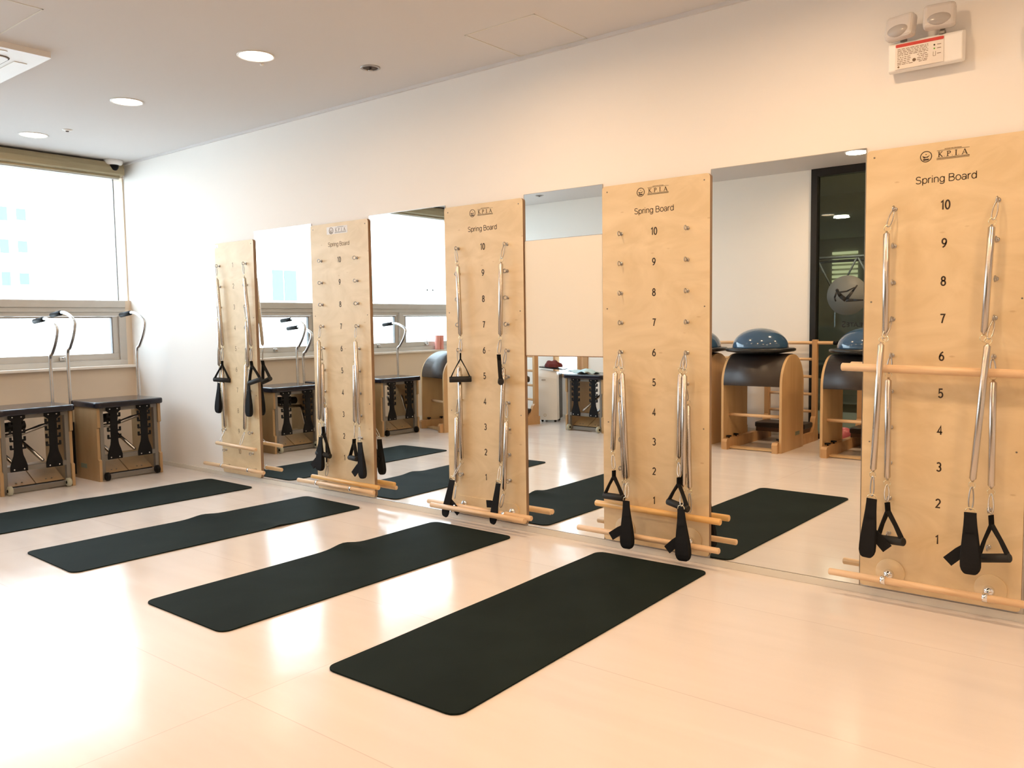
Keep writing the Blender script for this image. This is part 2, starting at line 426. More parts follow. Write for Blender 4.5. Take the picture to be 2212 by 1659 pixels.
# ---- glass partition door with black frame
d1 = MB()
d1.box(-1.72, -1.66, YL - .06, YL + .03, 0, CH, .003); d1.box(-1.66, 1.14, YL - .06, YL + .03, 2.57, CH, .003)
d1.box(1.14, 1.20, YL - .06, YL + .03, 0, CH, .003); d1.box(-1.66, 1.14, YL - .06, YL + .03, 0, .05, .003); d1.box(-.28, -.22, YL - .06, YL + .03, .05, 2.57, .003)
d1o = d1.build('door_1', mt['blackframe']); d1o['kind'] = 'structure'
MB().box(-1.66, 1.14, YL - .02, YL - .012, .05, 2.57).build('door_glass', mt['tintglass'], d1o)
cx, cz = -1.374, 1.41
MB().lathe([(0, YL - .010), (.192, YL - .010), (.192, YL - .0085), (0, YL - .0085)], (cx, 0, cz), 48, 'y').build('frosted_disc', mt['frosted'], d1o)
fg = MB()      # reclining figure with raised legs, seen from the room
def limb(a, b, ra, rb):
    a = V((cx - a[0], YL - .006, cz + a[1])); b = V((cx - b[0], YL - .006, cz + b[1]))
    fg.ring_sweep([a, (a + b) / 2, b], [ra * 1.25, (ra + rb) * .62, rb * 1.2], 8, flat=1.0)
# local coords: x to the viewer's right when seen from the room
limb((.095, .045), (.060, -.005), .011, .016); limb((.060, -.005), (.010, -.045), .016, .017)
limb((.010, -.045), (-.060, -.048), .014, .010); limb((-.060, -.048), (-.155, -.050), .009, .005)
limb((.010, -.042), (-.050, .035), .013, .009); limb((-.050, .035), (-.095, .095), .008, .005)
limb((.085, .030), (.0, .040), .006, .005); limb((.0, .040), (-.07, .075), .005, .004)
limb((.100, .030), (.118, -.02), .007, .006); limb((.118, -.02), (.105, -.055), .006, .005)
fg.lathe([(0, -.004), (.015, -.004), (.015, .004), (0, .004)], (cx - .094, YL - .006, cz + .052), 16, 'y')
for i, v in enumerate(fg.v): v.y = YL - .006 + (v.y - (YL - .006)) * .08
fg.build('figure_print', mt['figure'], d1o)

FONT_CACHE = {}
def text_mesh(s, size, offset=0.0, sx=1.0):
    c = bpy.data.curves.new('lettering', 'FONT'); c.body = s; c.size = size; c.extrude = 0.0004; c.offset = offset
    c.align_x = 'CENTER'; c.align_y = 'CENTER'; c.resolution_u = 4
    o = bpy.data.objects.new('lettering', c); COL.objects.link(o)
    bpy.context.view_layer.update()
    me = bpy.data.meshes.new_from_object(o.evaluated_get(bpy.context.evaluated_depsgraph_get()))
    vs = [V((v.co.x * sx, v.co.y, v.co.z)) for v in me.vertices]; fs = [tuple(p.vertices) for p in me.polygons]
    bpy.data.objects.remove(o); bpy.data.curves.remove(c); bpy.data.meshes.remove(me)
    return vs, fs
def arc(cx_, cy_, rx, ry, a0, a1, n=14):
    return [(cx_ + rx * math.cos(math.radians(a0 + (a1 - a0) * i / n)), cy_ + ry * math.sin(math.radians(a0 + (a1 - a0) * i / n))) for i in range(n + 1)]
def oval(cx_, cy_, rx, ry): return arc(cx_, cy_, rx, ry, 0, 360, 22)[:-1] + ['closed']
GLYPH = {
 '0': (.58, [oval(.28, .5, .24, .47)]), '1': (.58, [[(.10, .78), (.32, .97), (.32, .0)]]),
 '2': (.58, [arc(.27, .71, .24, .26, 165, -35) + [(.05, .03), (.53, .03)]]),
 '3': (.58, [arc(.25, .74, .22, .23, 150, -90), arc(.25, .27, .25, .25, 90, -150)]),
 '4': (.58, [[(.40, .0), (.40, .97), (.03, .27), (.57, .27)]]),
 '5': (.58, [[(.50, .96), (.13, .96), (.09, .52)] + arc(.26, .31, .25, .29, 125, -150)]),
 '6': (.58, [oval(.28, .30, .24, .28), [(.46, .96), (.26, .84), (.10, .60), (.04, .33)]]),
 '7': (.58, [[(.03, .96), (.53, .96), (.36, .55), (.22, .0)]]),
 '8': (.58, [oval(.28, .74, .20, .22), oval(.28, .26, .24, .25)]),
 '9': (.58, [oval(.28, .68, .24, .28), [(.10, .03), (.30, .14), (.46, .38), (.52, .65)]]),
 'S': (.74, [arc(.34, .74, .25, .23, 25, 240) + arc(.34, .26, .28, .24, 70, -160)]),
 'p': (.64, [[(.07, .70), (.07, -.26)], oval(.31, .35, .24, .35)]), 'r': (.40, [[(.07, 0), (.07, .70)], arc(.30, .44, .23, .26, 180, 80)]),
 'i': (.24, [[(.08, 0), (.08, .70)], [(.08, .86), (.08, .97)]]), 'n': (.62, [[(.07, 0), (.07, .70)], arc(.28, .46, .21, .24, 180, 0) + [(.49, 0)]]),
 'g': (.64, [oval(.29, .35, .24, .35), [(.53, .70), (.53, .0)] + arc(.29, -.03, .24, .22, 0, -160)]), ' ': (.32, []),
 'B': (.76, [[(.09, 0), (.09, .97), (.36, .97)] + arc(.38, .75, .21, .22, 90, -90) + [(.09, .53)], [(.36, .53)] + arc(.40, .265, .25, .265, 90, -90) + [(.09, .0)]]),
 'o': (.64, [oval(.30, .35, .26, .35)]), 'a': (.62, [arc(.28, .47, .21, .23, 160, 0) + [(.49, 0)], oval(.26, .19, .21, .19)]),
 'd': (.64, [oval(.29, .35, .24, .35), [(.53, .97), (.53, 0)]])}
def stroke_text(mb, s_, cap, x, z, y, wt, sx=1.0):
    """monoline lettering of cap height cap centred on (x, z), reading from -y"""
    width = sum(GLYPH[c][0] for c in s_) * cap * sx; px = x - width / 2 + .02 * cap; z0 = z - cap / 2
    for c in s_:
        adv, strokes = GLYPH[c]
        for st in strokes:
            cl = st[-1] == 'closed'; P = [V((px + a * cap * sx, 0, z0 + b_ * cap)) for a, b_ in (st[:-1] if cl else st)]
            k = len(P); Lf = []; Rt = []
            for i in range(k):
                a = P[(i - 1) % k] if (cl or i) else P[i]; b_ = P[(i + 1) % k] if (cl or i < k - 1) else P[i]
                d0 = (P[i] - a); d1 = (b_ - P[i])
                d0 = d0.normalized() if d0.length > 1e-9 else d1.normalized(); d1 = d1.normalized() if d1.length > 1e-9 else d0
                tg = (d0 + d1); tg = tg.normalized() if tg.length > 1e-6 else d0
                nn = V((-tg.z, 0, tg.x)); sc2 = min(1.8, 1 / max(.4, tg.dot(d0)))
                Lf.append(P[i] + nn * wt / 2 * sc2); Rt.append(P[i] - nn * wt / 2 * sc2)
            if cl: Lf.append(Lf[0]); Rt.append(Rt[0])
            for v in Lf + Rt: v.y = y
            mb.strip([v.copy() for v in Lf], [v.copy() for v in Rt], (0, 1, 0), .0005)
        px += adv * cap * sx
def put_text(mb, s, size, x, z, y, face=-1, offset=0.0, sx=1.0):
    """text on a plane of constant y; face=-1 reads from -y side, +1 reads from +y side"""
    vs, fs = text_mesh(s, size, offset, sx)
    if face < 0: mb.add([V((x + v.x, y - v.z, z + v.y)) for v in vs], fs)
    else: mb.add([V((x - v.x, y + v.z, z + v.y)) for v in vs], fs)
t = MB(); put_text(t, 'PILATE', .060, -1.285, 1.124, YL - .008, +1, .001); put_text(t, 'S', .085, -1.402, 1.128, YL - .008, +1, .001)
t.build('door_lettering', mt['figure'], d1o)

# ---- dim studio behind the glass
st = MB(); y0, y1 = YL - 5.0, YL - .12
st.box(-4.2, -4.1, y0, y1, 0, 2.65); st.box(2.4, 2.5, y0, y1, 0, 2.65); st.box(-4.2, 2.5, y0 - .1, y0, 0, 2.65)
struct('wall_front', st, mt['studio'])
struct('floor', MB().box(-4.2, 2.5, y0, YL - .1, -.12, 0), mt['studio'])
cs = MB(); cs.box(-4.2, 2.5, y0, y1, 2.62, 2.9); cs.box(-4.1, 2.4, y0, -6.3, 2.42, 2.62)
struct('ceiling', cs, mt['studio'])
lp = thing('ceiling_lamp', (-2.086, -6.70, 2.42), 'round lamp in the dim studio ceiling behind the glass partition', 'ceiling lamp')
MB().lathe([(0, -.012), (.075, -.012), (.085, -.004), (.085, 0)], n=32).build('diffuser', mt['dimlamp'], lp)
ld = bpy.data.lights.new('studio_glow', 'AREA'); ld.shape = 'DISK'; ld.size = .18; ld.energy = 14; ld.color = (1.0, .92, .80); ld.spread = math.radians(175)
lo_ = bpy.data.objects.new('studio_glow', ld); COL.objects.link(lo_); lo_.parent = lp; lo_.location = (0, 0, -.02)
bl = thing('window_blind', (-2.93, y0 + .01, 1.74), 'self-glowing slatted blind at the far end of the dim studio', 'blind')
for k in range(7):
    MB().box(-.19, .19, .0, .03, k * .072, k * .072 + .040, .002).build('slat', mt['glowblind'], bl)
tr = thing('trapeze_frame', (-1.9, YL - 2.8, 0), 'dark metal trapeze table frame standing in the dim studio', 'exercise frame')
f = MB()
for x in (-.9, .5):
    for y in (-.35, .35): f.cyl((x, y, .35), (x, y, 1.95), .018, 10)
for y in (-.35, .35): f.cyl((-.9, y, 1.95), (.5, y, 1.95), .018, 10)
for x in (-.9, .5): f.cyl((x, -.35, 1.95), (x, .35, 1.95), .018, 10)
for x in (-.6, -.1): f.cyl((x, .35, 1.95), (x + .25, .35, 1.45), .012, 8); f.cyl((x + .5, .35, 1.95), (x + .25, .35, 1.45), .012, 8)
f.build('frame', mt['studio2'], tr)
MB().box(-1.0, .6, -.38, .38, .42, .62, .03).build('bed', mt['studio2'], tr)
for sx in (-.95, .5):
    for sy in (-.33, .28): MB().box(sx, sx + .05, sy, sy + .05, 0, .42).build('bed_leg', mt['studio2'], tr)

# ------------------------------------------------------------------ outside
tag(MB().box(-160, -6.6, -120, 120, -12.1, -12).build('street_ground', mt['ground']), kind='structure')
def facade(name, x, y0, y1, z0, z1, wins, label):
    t = thing(name, (x, (y0 + y1) / 2, z0), label, 'building'); oy = (y0 + y1) / 2
    MB().box(-8, 0, y0 - oy, y1 - oy, 0, z1 - z0).build('wall', mt['facade'], t)
    for (a, b, c, d, nx, nz, gm) in wins:
        m = MB(); m.box(-.05, .02, a - oy, b - oy, c - z0, d - z0)
        f = m.build('window', mt[gm], t)
        if nx > 1 or nz > 1:
            q = MB(); w = .035
            for i in range(1, nx): yy = a + (b - a) * i / nx - oy; q.box(.0, .035, yy - w, yy + w, c - z0, d - z0)
            for i in range(1, nz): zz = c + (d - c) * i / nz - z0; q.box(.0, .035, a - oy, b - oy, zz - w, zz + w)
            q.build('glazing_bar', mt['facade'], f)
tw = []
for zr in (8.9, 6.75, 4.6, 2.5):
    tw.append((18.4, 18.95, zr - .45, zr + .45, 1, 1, 'facglass')); tw.append((19.5, 20.1, zr - .35, zr + .4, 1, 1, 'facglass'))
    tw.append((21.6, 22.1, zr - .4, zr + .3, 1, 1, 'facglass2')); tw.append((24.4, 24.75, zr - .5, zr + .2, 1, 1, 'facglass2'))
facade('tower_block', -60, 6, 60, -12, 10.6, tw, 'sunlit white tower block seen through the big window')
nb = [(-13.09, -12.68, 2.03, 3.02, 1, 1, 'facglass'), (-13.61, -13.14, 2.03, 3.02, 1, 1, 'facglass'), (-17.31, -16.6, 2.05, 2.98, 1, 1, 'facglass2'),
      (-20.4, -19.48, 2.06, 2.97, 3, 2, 'facglass2'), (-20.3, -19.4, -.6, .4, 3, 2, 'facglass2'), (-13.6, -12.7, -.9, .1, 2, 1, 'facglass2'), (-9.6, -8.7, 2.03, 3.0, 2, 1, 'facglass2')]
facade('white_house', -22, -42, -3, -12, 4.2, nb, 'sunlit white building seen in the mirrors through the big window')

# ------------------------------------------------------------------ mirrors
MG = 'frameless wall mirrors'
def mirror(x0, x1, z0, z1, label):
    t = thing('wall_mirror', ((x0 + x1) / 2, .0, z0), label, 'mirror', MG)
    hw = (x1 - x0) / 2; h = z1 - z0
    MB().box(-hw, hw, 0.0, .0045, 0, h).build('mirror_glass', mt['mirror'], t)
    e = MB(); w = .0012
    e.box(-hw, hw, -.0008, .0045, h - w, h + w); e.box(-hw, hw, -.0008, .0045, -w, w)
    e.box(-hw - w, -hw + w, -.0008, .0045, 0, h); e.box(hw - w, hw + w, -.0008, .0045, 0, h)
    e.build('polished_edge', mt['steel'], t)
mirror(-4.272, -3.592, .035, 1.899, 'tall wall mirror between the board nearest the window and the second board')
mirror(-2.992, -2.313, .035, 1.899, 'tall wall mirror between the second board and the middle board')
mirror(-1.711, -1.196, 1.644, 1.899, 'short wall mirror strip above the beige panel')
mirror(-1.711, -1.196, .035, 1.006, 'low square wall mirror below the beige panel')
mirror(-.591, .108, .035, 1.899, 'tall wall mirror left of the rightmost board')
mirror(.722, 1.42, .035, 1.899, 'tall wall mirror right of the rightmost board, a sliver at the frame edge')
pn = thing('wall_panel', (-1.4535, 0, 1.008), 'plain beige panel set between two mirrors beside the middle board', 'wall panel')
MB().box(-.250, .258, -.004, .0045, 0, .634, .001).build('panel', M('cream_panel', (0.80, 0.75, 0.65), 0.6), pn)
MB().box(-.258, .258, -.0045, .0045, -.004, .0005).build('bottom_edge', mt['plyedge'], pn)

# ------------------------------------------------------------------ spring boards
BX = {1: (-4.761, -4.244), 2: (-3.567, -2.969), 3: (-2.293, -1.696), 4: (-1.180, -.580), 5: (.117, .717)}
BD = {1: 'the board nearest the window', 2: 'the second board from the window', 3: 'the middle board', 4: 'the board behind the nearest mat', 5: 'the rightmost board'}
BL = {1: 'narrow birch plywood spring board nearest the window, numbered one at the top',
      2: 'birch plywood spring board with pale logo sticker, second from the window',
      3: 'middle birch plywood spring board left of the beige panel',
      4: 'birch plywood spring board with bare top hooks, behind the nearest mat',
      5: 'rightmost birch plywood spring board, below the emergency light'}
def rrect(x0, x1, z0, z1, r, n=5):
    o = []
    for cx_, cz_, a0 in ((x1 - r, z0 + r, -90), (x1 - r, z1 - r, 0), (x0 + r, z1 - r, 90), (x0 + r, z0 + r, 180)):
        for i in range(n + 1):
            a = math.radians(a0 + 90 * i / n); o.append((cx_ + r * math.cos(a), cz_ + r * math.sin(a)))
    return o
def eye_hook(parent, x, z, used):
    m = MB()
    m.lathe([(0, -.034), (.009, -.034), (.009, -.030), (0, -.030)], (x, 0, z), 12, 'y')
    m.cyl((x, -.030, z), (x, -.048, z), .0035, 8)
    a = random.uniform(-.5, .5) if not used else 0.0
    m.torus((x, -.058, z), .0105, .0028, (math.cos(a), math.sin(a) * .9, 0), 14, 6)
    m.build('eye_hook', mt['steel'], parent)
USED = {1: {('L', 1), ('R', 1), ('L', 3), ('R', 3), ('L', 5), ('R', 5)}, 2: {('L', 7), ('R', 7), ('L', 6), ('R', 6), ('L', 4)},
        3: {('L', 10), ('R', 10), ('L', 6), ('R', 6), ('L', 4), ('R', 4)}, 4: {('L', 6), ('R', 6), ('L', 5), ('R', 5)},
        5: {('L', 10), ('R', 10), ('L', 7), ('R', 7), ('L', 6), ('R', 6)}}
def num_z(b, n): return 1.666 - .161 * (n - 1) if b == 1 else .284 + .15 * (n - 1)
def board(b):
    x0, x1 = BX[b]; xc = (x0 + x1) / 2 if b != 1 else -4.523
    z0, z1 = (.042, 1.882) if b > 1 else (.036, 1.842)
    sh = {1: -.027, 2: -.021, 3: -.015, 4: -.010, 5: -.003}[b]; dy = .018     # board face sits 12 mm off the mirror plane
    t = thing('spring_board', (xc + sh, dy, z0), BL[b], 'spring board')
    O = (xc, 0, z0)
    pb = MB().prism(rrect(x0, x1, z0, z1, .018), -.030, -.0175, 'y')
    pb.build('board_panel', mt['birch'], t, O, [mt['plyedge']], lambda p: 1 if abs(p.normal.y) < .5 else 0)
    for n in range(1, 11):
        for s_, dx in (('L', -.185), ('R', .185)):
            if b == 1 and n in (2, 4): pass
            mm = MB(); x, z = xc + dx, num_z(b, n)
            if b == 1: x = xc + (-.18 if s_ == 'L' else .18) - .0
            mm.lathe([(0, -.034), (.009, -.034), (.009, -.030), (0, -.030)], (x, 0, z), 12, 'y')
            mm.cyl((x, -.030, z), (x, -.046, z), .0035, 8)
            u = (s_, n) in USED[b]
            a = 0.0 if (u or b in (4, 5)) else random.uniform(.9, 1.5)
            mm.torus((x, -.056, z), .0105, .0028, (math.cos(a), -math.sin(a), 0), 14, 6)
            mm.build('eye_hook', mt['steel'], t, O)
    for n in range(1, 11):
        dg = MB(); stroke_text(dg, str(n), .036, xc, num_z(b, n), -.0304, .0056 if b > 1 else .0038, .86)
        dg.build('numeral', mt['ink'] if b > 1 else mt['inkgrey'], t, O)
    for sx, sz in ((x0 + .03, 1.852), (x1 - .03, 1.852), (x0 + .027, 1.257), (x1 - .027, 1.257), (x0 + .03, .667), (x1 - .03, .667)):
        sc_ = MB(); sc_.lathe([(0, -.0312), (.0035, -.0312), (.0038, -.030), (0, -.030)], (sx, 0, min(sz, z1 - .03)), 8, 'y')
        sc_.build('screw', mt['greymetal'], t, O)
    if b > 1:
        y = -.0302
        if b == 2:
            MB().prism(rrect(xc - .12, xc + .095, 1.808, 1.858, .004), -.0306, -.030, 'y').build('logo_sticker', mt['sticker'], t, O); y = -.0309
        ti = MB(); stroke_text(ti, 'Spring Board', .0285, xc, 1.740, -.0304, .0032, 1.17)
        ti.build('title_lettering', mt['ink'] if b != 2 else mt['inkgrey'], t, O)
        lg = MB(); lx, lz = xc - .073, 1.831
        lg.ring_sweep([(lx + .0205 * math.cos(2*PI*i/28), y, lz + .0205 * math.sin(2*PI*i/28)) for i in range(28)], .0016, 6, closed=True)
        # small eagle-like mark, dot and base band inside the ring
        lg.prism([(lx - .014, lz + .004), (lx - .003, lz - .001), (lx + .003, lz - .001), (lx + .014, lz + .005), (lx + .006, lz - .005), (lx, lz - .004), (lx - .008, lz - .007)], y - .0006, y, 'y')
        lg.prism([(lx - .002, lz + .007), (lx + .002, lz + .007), (lx + .002, lz + .010), (lx - .002, lz + .010)], y - .0006, y, 'y')
        lg.prism([(lx - .012, lz - .009), (lx + .012, lz - .009), (lx + .009, lz - .015), (lx - .009, lz - .015)], y - .0006, y, 'y')
        lg.build('logo_emblem', mt['ink'] if b > 2 else mt['inkgrey'], t, O)
        k = MB(); kx0, kx1 = xc - .034, xc + .082
        def bx(a, b_, c, d): k.box(a, b_, y - .0006, y, c, d)
        bx(kx0, kx1, 1.8478, 1.8490); bx(kx0, kx1, 1.8185, 1.8198); bx(kx0, kx1, 1.8125, 1.8135)
        def stroke(a, c, w=.0022): 
            a = V((a[0], y - .0003, a[1])); c = V((c[0], y - .0003, c[1])); k.ring_sweep([a, c], w / 2, 4)
        zb, zt = 1.8235, 1.8435
        def serif(x, z, w=.0045): bx(x - w, x + w, z - .0006, z + .0006)
        X = kx0 + .008   # K
        stroke((X, zb), (X, zt), .0032); stroke((X + .001, 1.8325), (X + .011, zt)); stroke((X + .003, 1.834), (X + .012, zb), .003); serif(X, zb); serif(X, zt); serif(X + .011, zt, .003); serif(X + .012, zb, .003)
        bx(X + .018, X + .0202, zb, zb + .002)
        X = kx0 + .039   # P
        stroke((X, zb), (X, zt), .0032); serif(X, zb); bx(X - .004, X + .004, zt - .0012, zt)
        pts = [(X + .003, zt - .0008), (X + .0085, zt - .002), (X + .0105, zt - .0055), (X + .0085, zt - .009), (X + .002, zt - .0105)]
        for q in range(4): stroke(pts[q], pts[q + 1], .0026)
        bx(X + .0155, X + .0177, zb, zb + .002)
        X = kx0 + .069   # I
        stroke((X, zb), (X, zt), .0034); serif(X, zb); serif(X, zt); bx(X + .0085, X + .0107, zb, zb + .002)
        X = kx0 + .099   # A
        stroke((X - .008, zb), (X, zt), .002); stroke((X, zt), (X + .008, zb), .0034); stroke((X - .005, zb + .0065), (X + .005, zb + .0065), .0018); serif(X - .008, zb, .003); serif(X + .008, zb, .0035)
        k.build('logo_lettering', mt['ink'] if b > 2 else mt['inkpale'], t, O)
        fine = MB(); random.seed(3)
        x = kx0 + .028
        while x < kx1 - .028:
            w = random.uniform(.0015, .004); fine.box(x, x + w, y - .0004, y, 1.8512, 1.8545); x += w + .0012
        x = kx0
        while x < kx1:
            w = random.uniform(.0012, .003); fine.box(x, x + w, y - .0004, y, 1.8150, 1.8172); x += w + .0009
        fine.build('fine_print', mt['inkgrey'] if b > 2 else mt['inkpale'], t, O)
    else:
        MB().prism(rrect(-4.758, -4.714, 1.808, 1.834, .003), -.0306, -.030, 'y').build('sticker', mt['white'], t, O)
    # chrome clips that hold the lower bar, on round plywood discs
    if b == 1: cl = (-4.695, -4.335); zc = .100
    elif b == 2: cl = (-3.49, -3.13); zc = .100
    else: cl = (xc - .185, xc + .188); zc = .104
    if b == 3:
        o_ = rrect(xc - .255, xc + .245, .062, .152, .04); MB().prism(o_, -.036, -.030, 'y').build('mounting_plate', mt['birch'], t, O)
    for x in cl:
        x -= sh
        if b >= 4: MB().lathe([(0, -.0345), (.056, -.0345), (.058, -.0325), (.058, -.030), (0, -.030)], (x + .005, 0, zc + .012), 36, 'y').build('mounting_disc', mt['birch'], t, O)
        c = MB()
        if b >= 3:
            c.lathe([(0, -.058), (.010, -.056), (.018, -.049), (.022, -.038), (.022, -.034)], (x, 0, zc + .004), 20, 'y')
            c.cyl((x, -.05, zc + .004), (x, -.098 - dy, zc), .006, 10)
        else: c.cyl((x, -.03, zc), (x, -.085 - dy, zc), .006, 10)
        yr = (-.098 if b > 1 else -.079) - dy
        c.ring_sweep([(x - .009, yr, zc), (x + .009, yr, zc)], .0178, 20)
        c.build('bar_clip', mt['chrome'], t, O)
for b in range(1, 6): board(b)

# wooden bars
def rod(a, c, r, mat, label, group='round wooden bars'):
    a = V(a); c = V(c); m = (a + c) / 2
    o = MB().cyl(a - m, c - m, r, 20, .003).build('wooden_bar', mat); o.location = m
    tag(o, label, 'wooden bar', group)
rod((-4.949, -.079, .100), (-4.139, -.079, .100), .0145, mt['beech'], 'lower wooden bar in chrome clips at foot of the board nearest the window')
rod((-4.705, -.115, .287), (-4.177, -.115, .275), .0140, mt['beech'], 'short wooden bar hanging in front of the board nearest the window, above its lower bar')
rod((-3.700, -.100, .100), (-2.900, -.100, .100), .0145, mt['beech'], 'wooden bar held in chrome clips at foot of the second board')
rod((-3.578, -.070, .134), (-2.885, -.070, .130), .0150, mt['amber'], 'orange-tinted wooden bar resting above the clipped bar of the second board')
rod((-2.417, -.091, .106), (-1.614, -.091, .106), .0145, mt['beech'], 'wooden bar at foot of the middle board, the rear one of its pair')
rod((-2.350, -.135, .099), (-1.632, -.135, .099), .0155, mt['beech'], 'wooden bar at foot of the middle board, the front one of its pair')
rod((-1.300, -.098, .106), (-.496, -.098, .106), .0145, mt['beech'], 'lowest wooden bar across the board behind the nearest mat')
rod((-1.218, -.048, .238), (-.513, -.048, .232), .0160, mt['amber'], 'orange-tinted wooden bar just under numeral one behind the nearest mat')
rod((.010, -.098, .102), (.816, -.098, .102), .0145, mt['beech'], 'lowest wooden bar in chrome clips on the rightmost board')
rod((.040, -.062, .985), (.842, -.062, .969), .0170, mt['beech'], 'wooden bar lying across the rightmost board at numeral six')

# ------------------------------------------------------------------ springs, snap hooks, handles, straps
def loop_pts(a, b, w, out, n=20):
    """pear-shaped loop from a to b, half width w, in the plane containing 'out'"""
    a = V(a); b = V(b); d = b - a; L = d.length; d.normalize(); s = V(out); s = (s - d * s.dot(d)).normalized(); P = []
    for i in range(n):
        t = 2 * PI * i / n; h = (1 - math.cos(t)) / 2
        ww = w * (1.0 - .35 * h) ; P.append(a + d * (L * h) + s * (math.sin(t) * ww))
    return P
def snap(parent, O, a, b, out=(1, 0, 0), name='snap_hook'):
    m = MB(); m.ring_sweep([p for p in loop_pts(b, a, .0105, out)], .0026, 7, closed=True)
    m.build(name, mt['steel'], parent, O)
def spring(b, side, n, T, Bo, y, bottom, label):
    """T, Bo: (x, z) ends of the coil; hangs from hook n; bottom: point the lower snap hook reaches or None"""
    xc = (BX[b][0] + BX[b][1]) / 2 if b != 1 else -4.523
    hx = xc + (-.185 if side == 'L' else .185) * (1 if b > 1 else .973); hz = num_z(b, n)
    H = V((hx + {1: -.027, 2: -.021, 3: -.015, 4: -.010, 5: -.003}[b], -.040, hz - .006)); top = V((T[0], y, T[1])); bot = V((Bo[0], y, Bo[1]))
    t = thing('spring', H, label, 'spring', 'nickel springs hanging on the boards'); O = H
    d = (bot - top).normalized(); r = .0128; L = (bot - top).length
    prof = [(0, .0035), (.006, .006), (.012, r), (L - .014, r), (L - .007, .007), (L, .0035)]
    c = MB(); c.ring_sweep([top + d * p for p, q in prof], [q for p, q in prof], 16)
    mid = (top + bot) / 2
    co = c.build('coil', mt['coil'], t, O)
    def ring(cc, nm): 
        m = MB(); m.torus(cc, .0130, .0016, (random.uniform(-.5, .5), 1, 0), 18, 6); m.build(nm, mt['brass'], t, O)
    dirt = (H - top).normalized(); rt = top + dirt * .012; ring(rt, 'end_ring')
    snap(t, O, H + (rt - H) * .0, rt + (H - rt).normalized() * .006)
    rb = bot + d * .012; ring(rb, 'end_ring')
    if bottom:
        bp = V(bottom); snap(t, O, rb + (bp - rb).normalized() * .006, bp, (random.uniform(.4, 1), random.uniform(-.6, .6), 0))
    return rb
def handle(apex, g1, g2, label):
    apex = V(apex); g1 = V(g1); g2 = V(g2); t = thing('strap_handle', apex, label, 'handle', 'triangular strap handles'); O = apex
    ax = (g2 - g1).normalized()
    MB().cyl(g1, g2, .0175, 20, .003).build('grip', mt['foam'], t, O)
    m = MB(); up = V((0, 0, 1)); neck = apex + ((g1 + g2) / 2 - apex) * .22
    nrm = ax.cross(up).normalized()
    for g, sgn in ((g1, 1), (g2, -1)):
        ge = g + ax * (.006 * sgn); pts = [apex, neck, (neck + ge) / 2 - ax * (.004 * sgn), ge + V((0, 0, .004)), ge - V((0, 0, .012))]
        m.strip([p - nrm * .0115 for p in pts], [p + nrm * .0115 for p in pts], [ax, ax, ax + up * .6 * sgn, ax, ax], .009)
    m.build('webbing', mt['webbing'], t, O)
def strap(top, bottom, flap, label, w0=.026, w1=.05, deep=1.0):
    top = V(top); bottom = V(bottom); t = thing('foot_strap', top, label, 'strap', 'black webbing foot straps'); O = top
    m = MB(); m.ring_sweep([top + V((math.cos(a) * .017, 0, math.sin(a) * .015 + .004)) for a in [PI * i / 9 for i in range(10)]] + [top + V((-.017, 0, -.004)), top + V((.017, 0, -.004))], .0018, 7, closed=True)
    m.build('metal_ring', mt['brass'], t, O)
    d = bottom - top; L = d.length; d.normalize(); sx = V((-d.z, 0, d.x)).normalized()
    out = V((0, -1, 0)); vs = []; fs = []; hs = [0, .06, .2, .35, .5, .65, .8, .88, .94, .975, .993, 1.0]
    for h in hs:
        k = min(1, max(0, (h - .12) / .6)); w = (w0 + (w1 - w0) * k) * .64
        if h > .85: w *= .35 + .65 * math.sqrt(max(0, 1 - ((h - .85) / .15) ** 2))
        dp = (.003 + .013 * k) * deep
        if h > .85: dp *= .4 + .6 * math.sqrt(max(0, 1 - ((h - .85) / .15) ** 2))
        c = top + d * (h * L)
        # double band: outer sheet, a shallow groove at each side, inner sheet
        for u, q in ((-1, -.55), (-.92, -1), (.92, -1), (1, -.55), (.86, 0), (1, .55), (.92, 1), (-.92, 1), (-1, .55), (-.86, 0)):
            vs.append(c + sx * (u * w) + out * (-q * dp))
    n = 10
    for i in range(len(hs) - 1):
        for j in range(n): fs.append((i*n+j, i*n+(j+1) % n, (i+1)*n+(j+1) % n, (i+1)*n+j))
    fs += [tuple(range(n))[::-1], tuple((len(hs)-1)*n + i for i in range(n))]
    MB().add(vs, fs).build('loop', mt['webbing'], t, O)
    st = top + d * (L * .30); s1 = MB().strip([st - sx * (w0 * .48) + out * .010 * deep, st + d * .004 - sx * (w0 * .48) + out * .010 * deep], [st + sx * (w0 * .48) + out * .010 * deep, st + d * .004 + sx * (w0 * .48) + out * .010 * deep], out, .002)
    s1.build('stitching', mt['webbing'], t, O)
    if flap:
        fl = V(flap); a = top + d * (L * .52); dd = (fl - a); Lf = dd.length; dd.normalize(); s2 = V((-dd.z, 0, dd.x)).normalized()
        pts = [a + V((0, .012, 0)) * deep, a + dd * (Lf * .5) + V((0, .008, 0)) * deep, fl + V((0, .004, 0))]; ws = [.014, .021, .021]
        fm = MB(); fm.strip([p - s2 * w for p, w in zip(pts, ws)], [p + s2 * w for p, w in zip(pts, ws)], out, .010 * max(deep, .5))
        fm.build('flap', mt['webbing'], t, O)

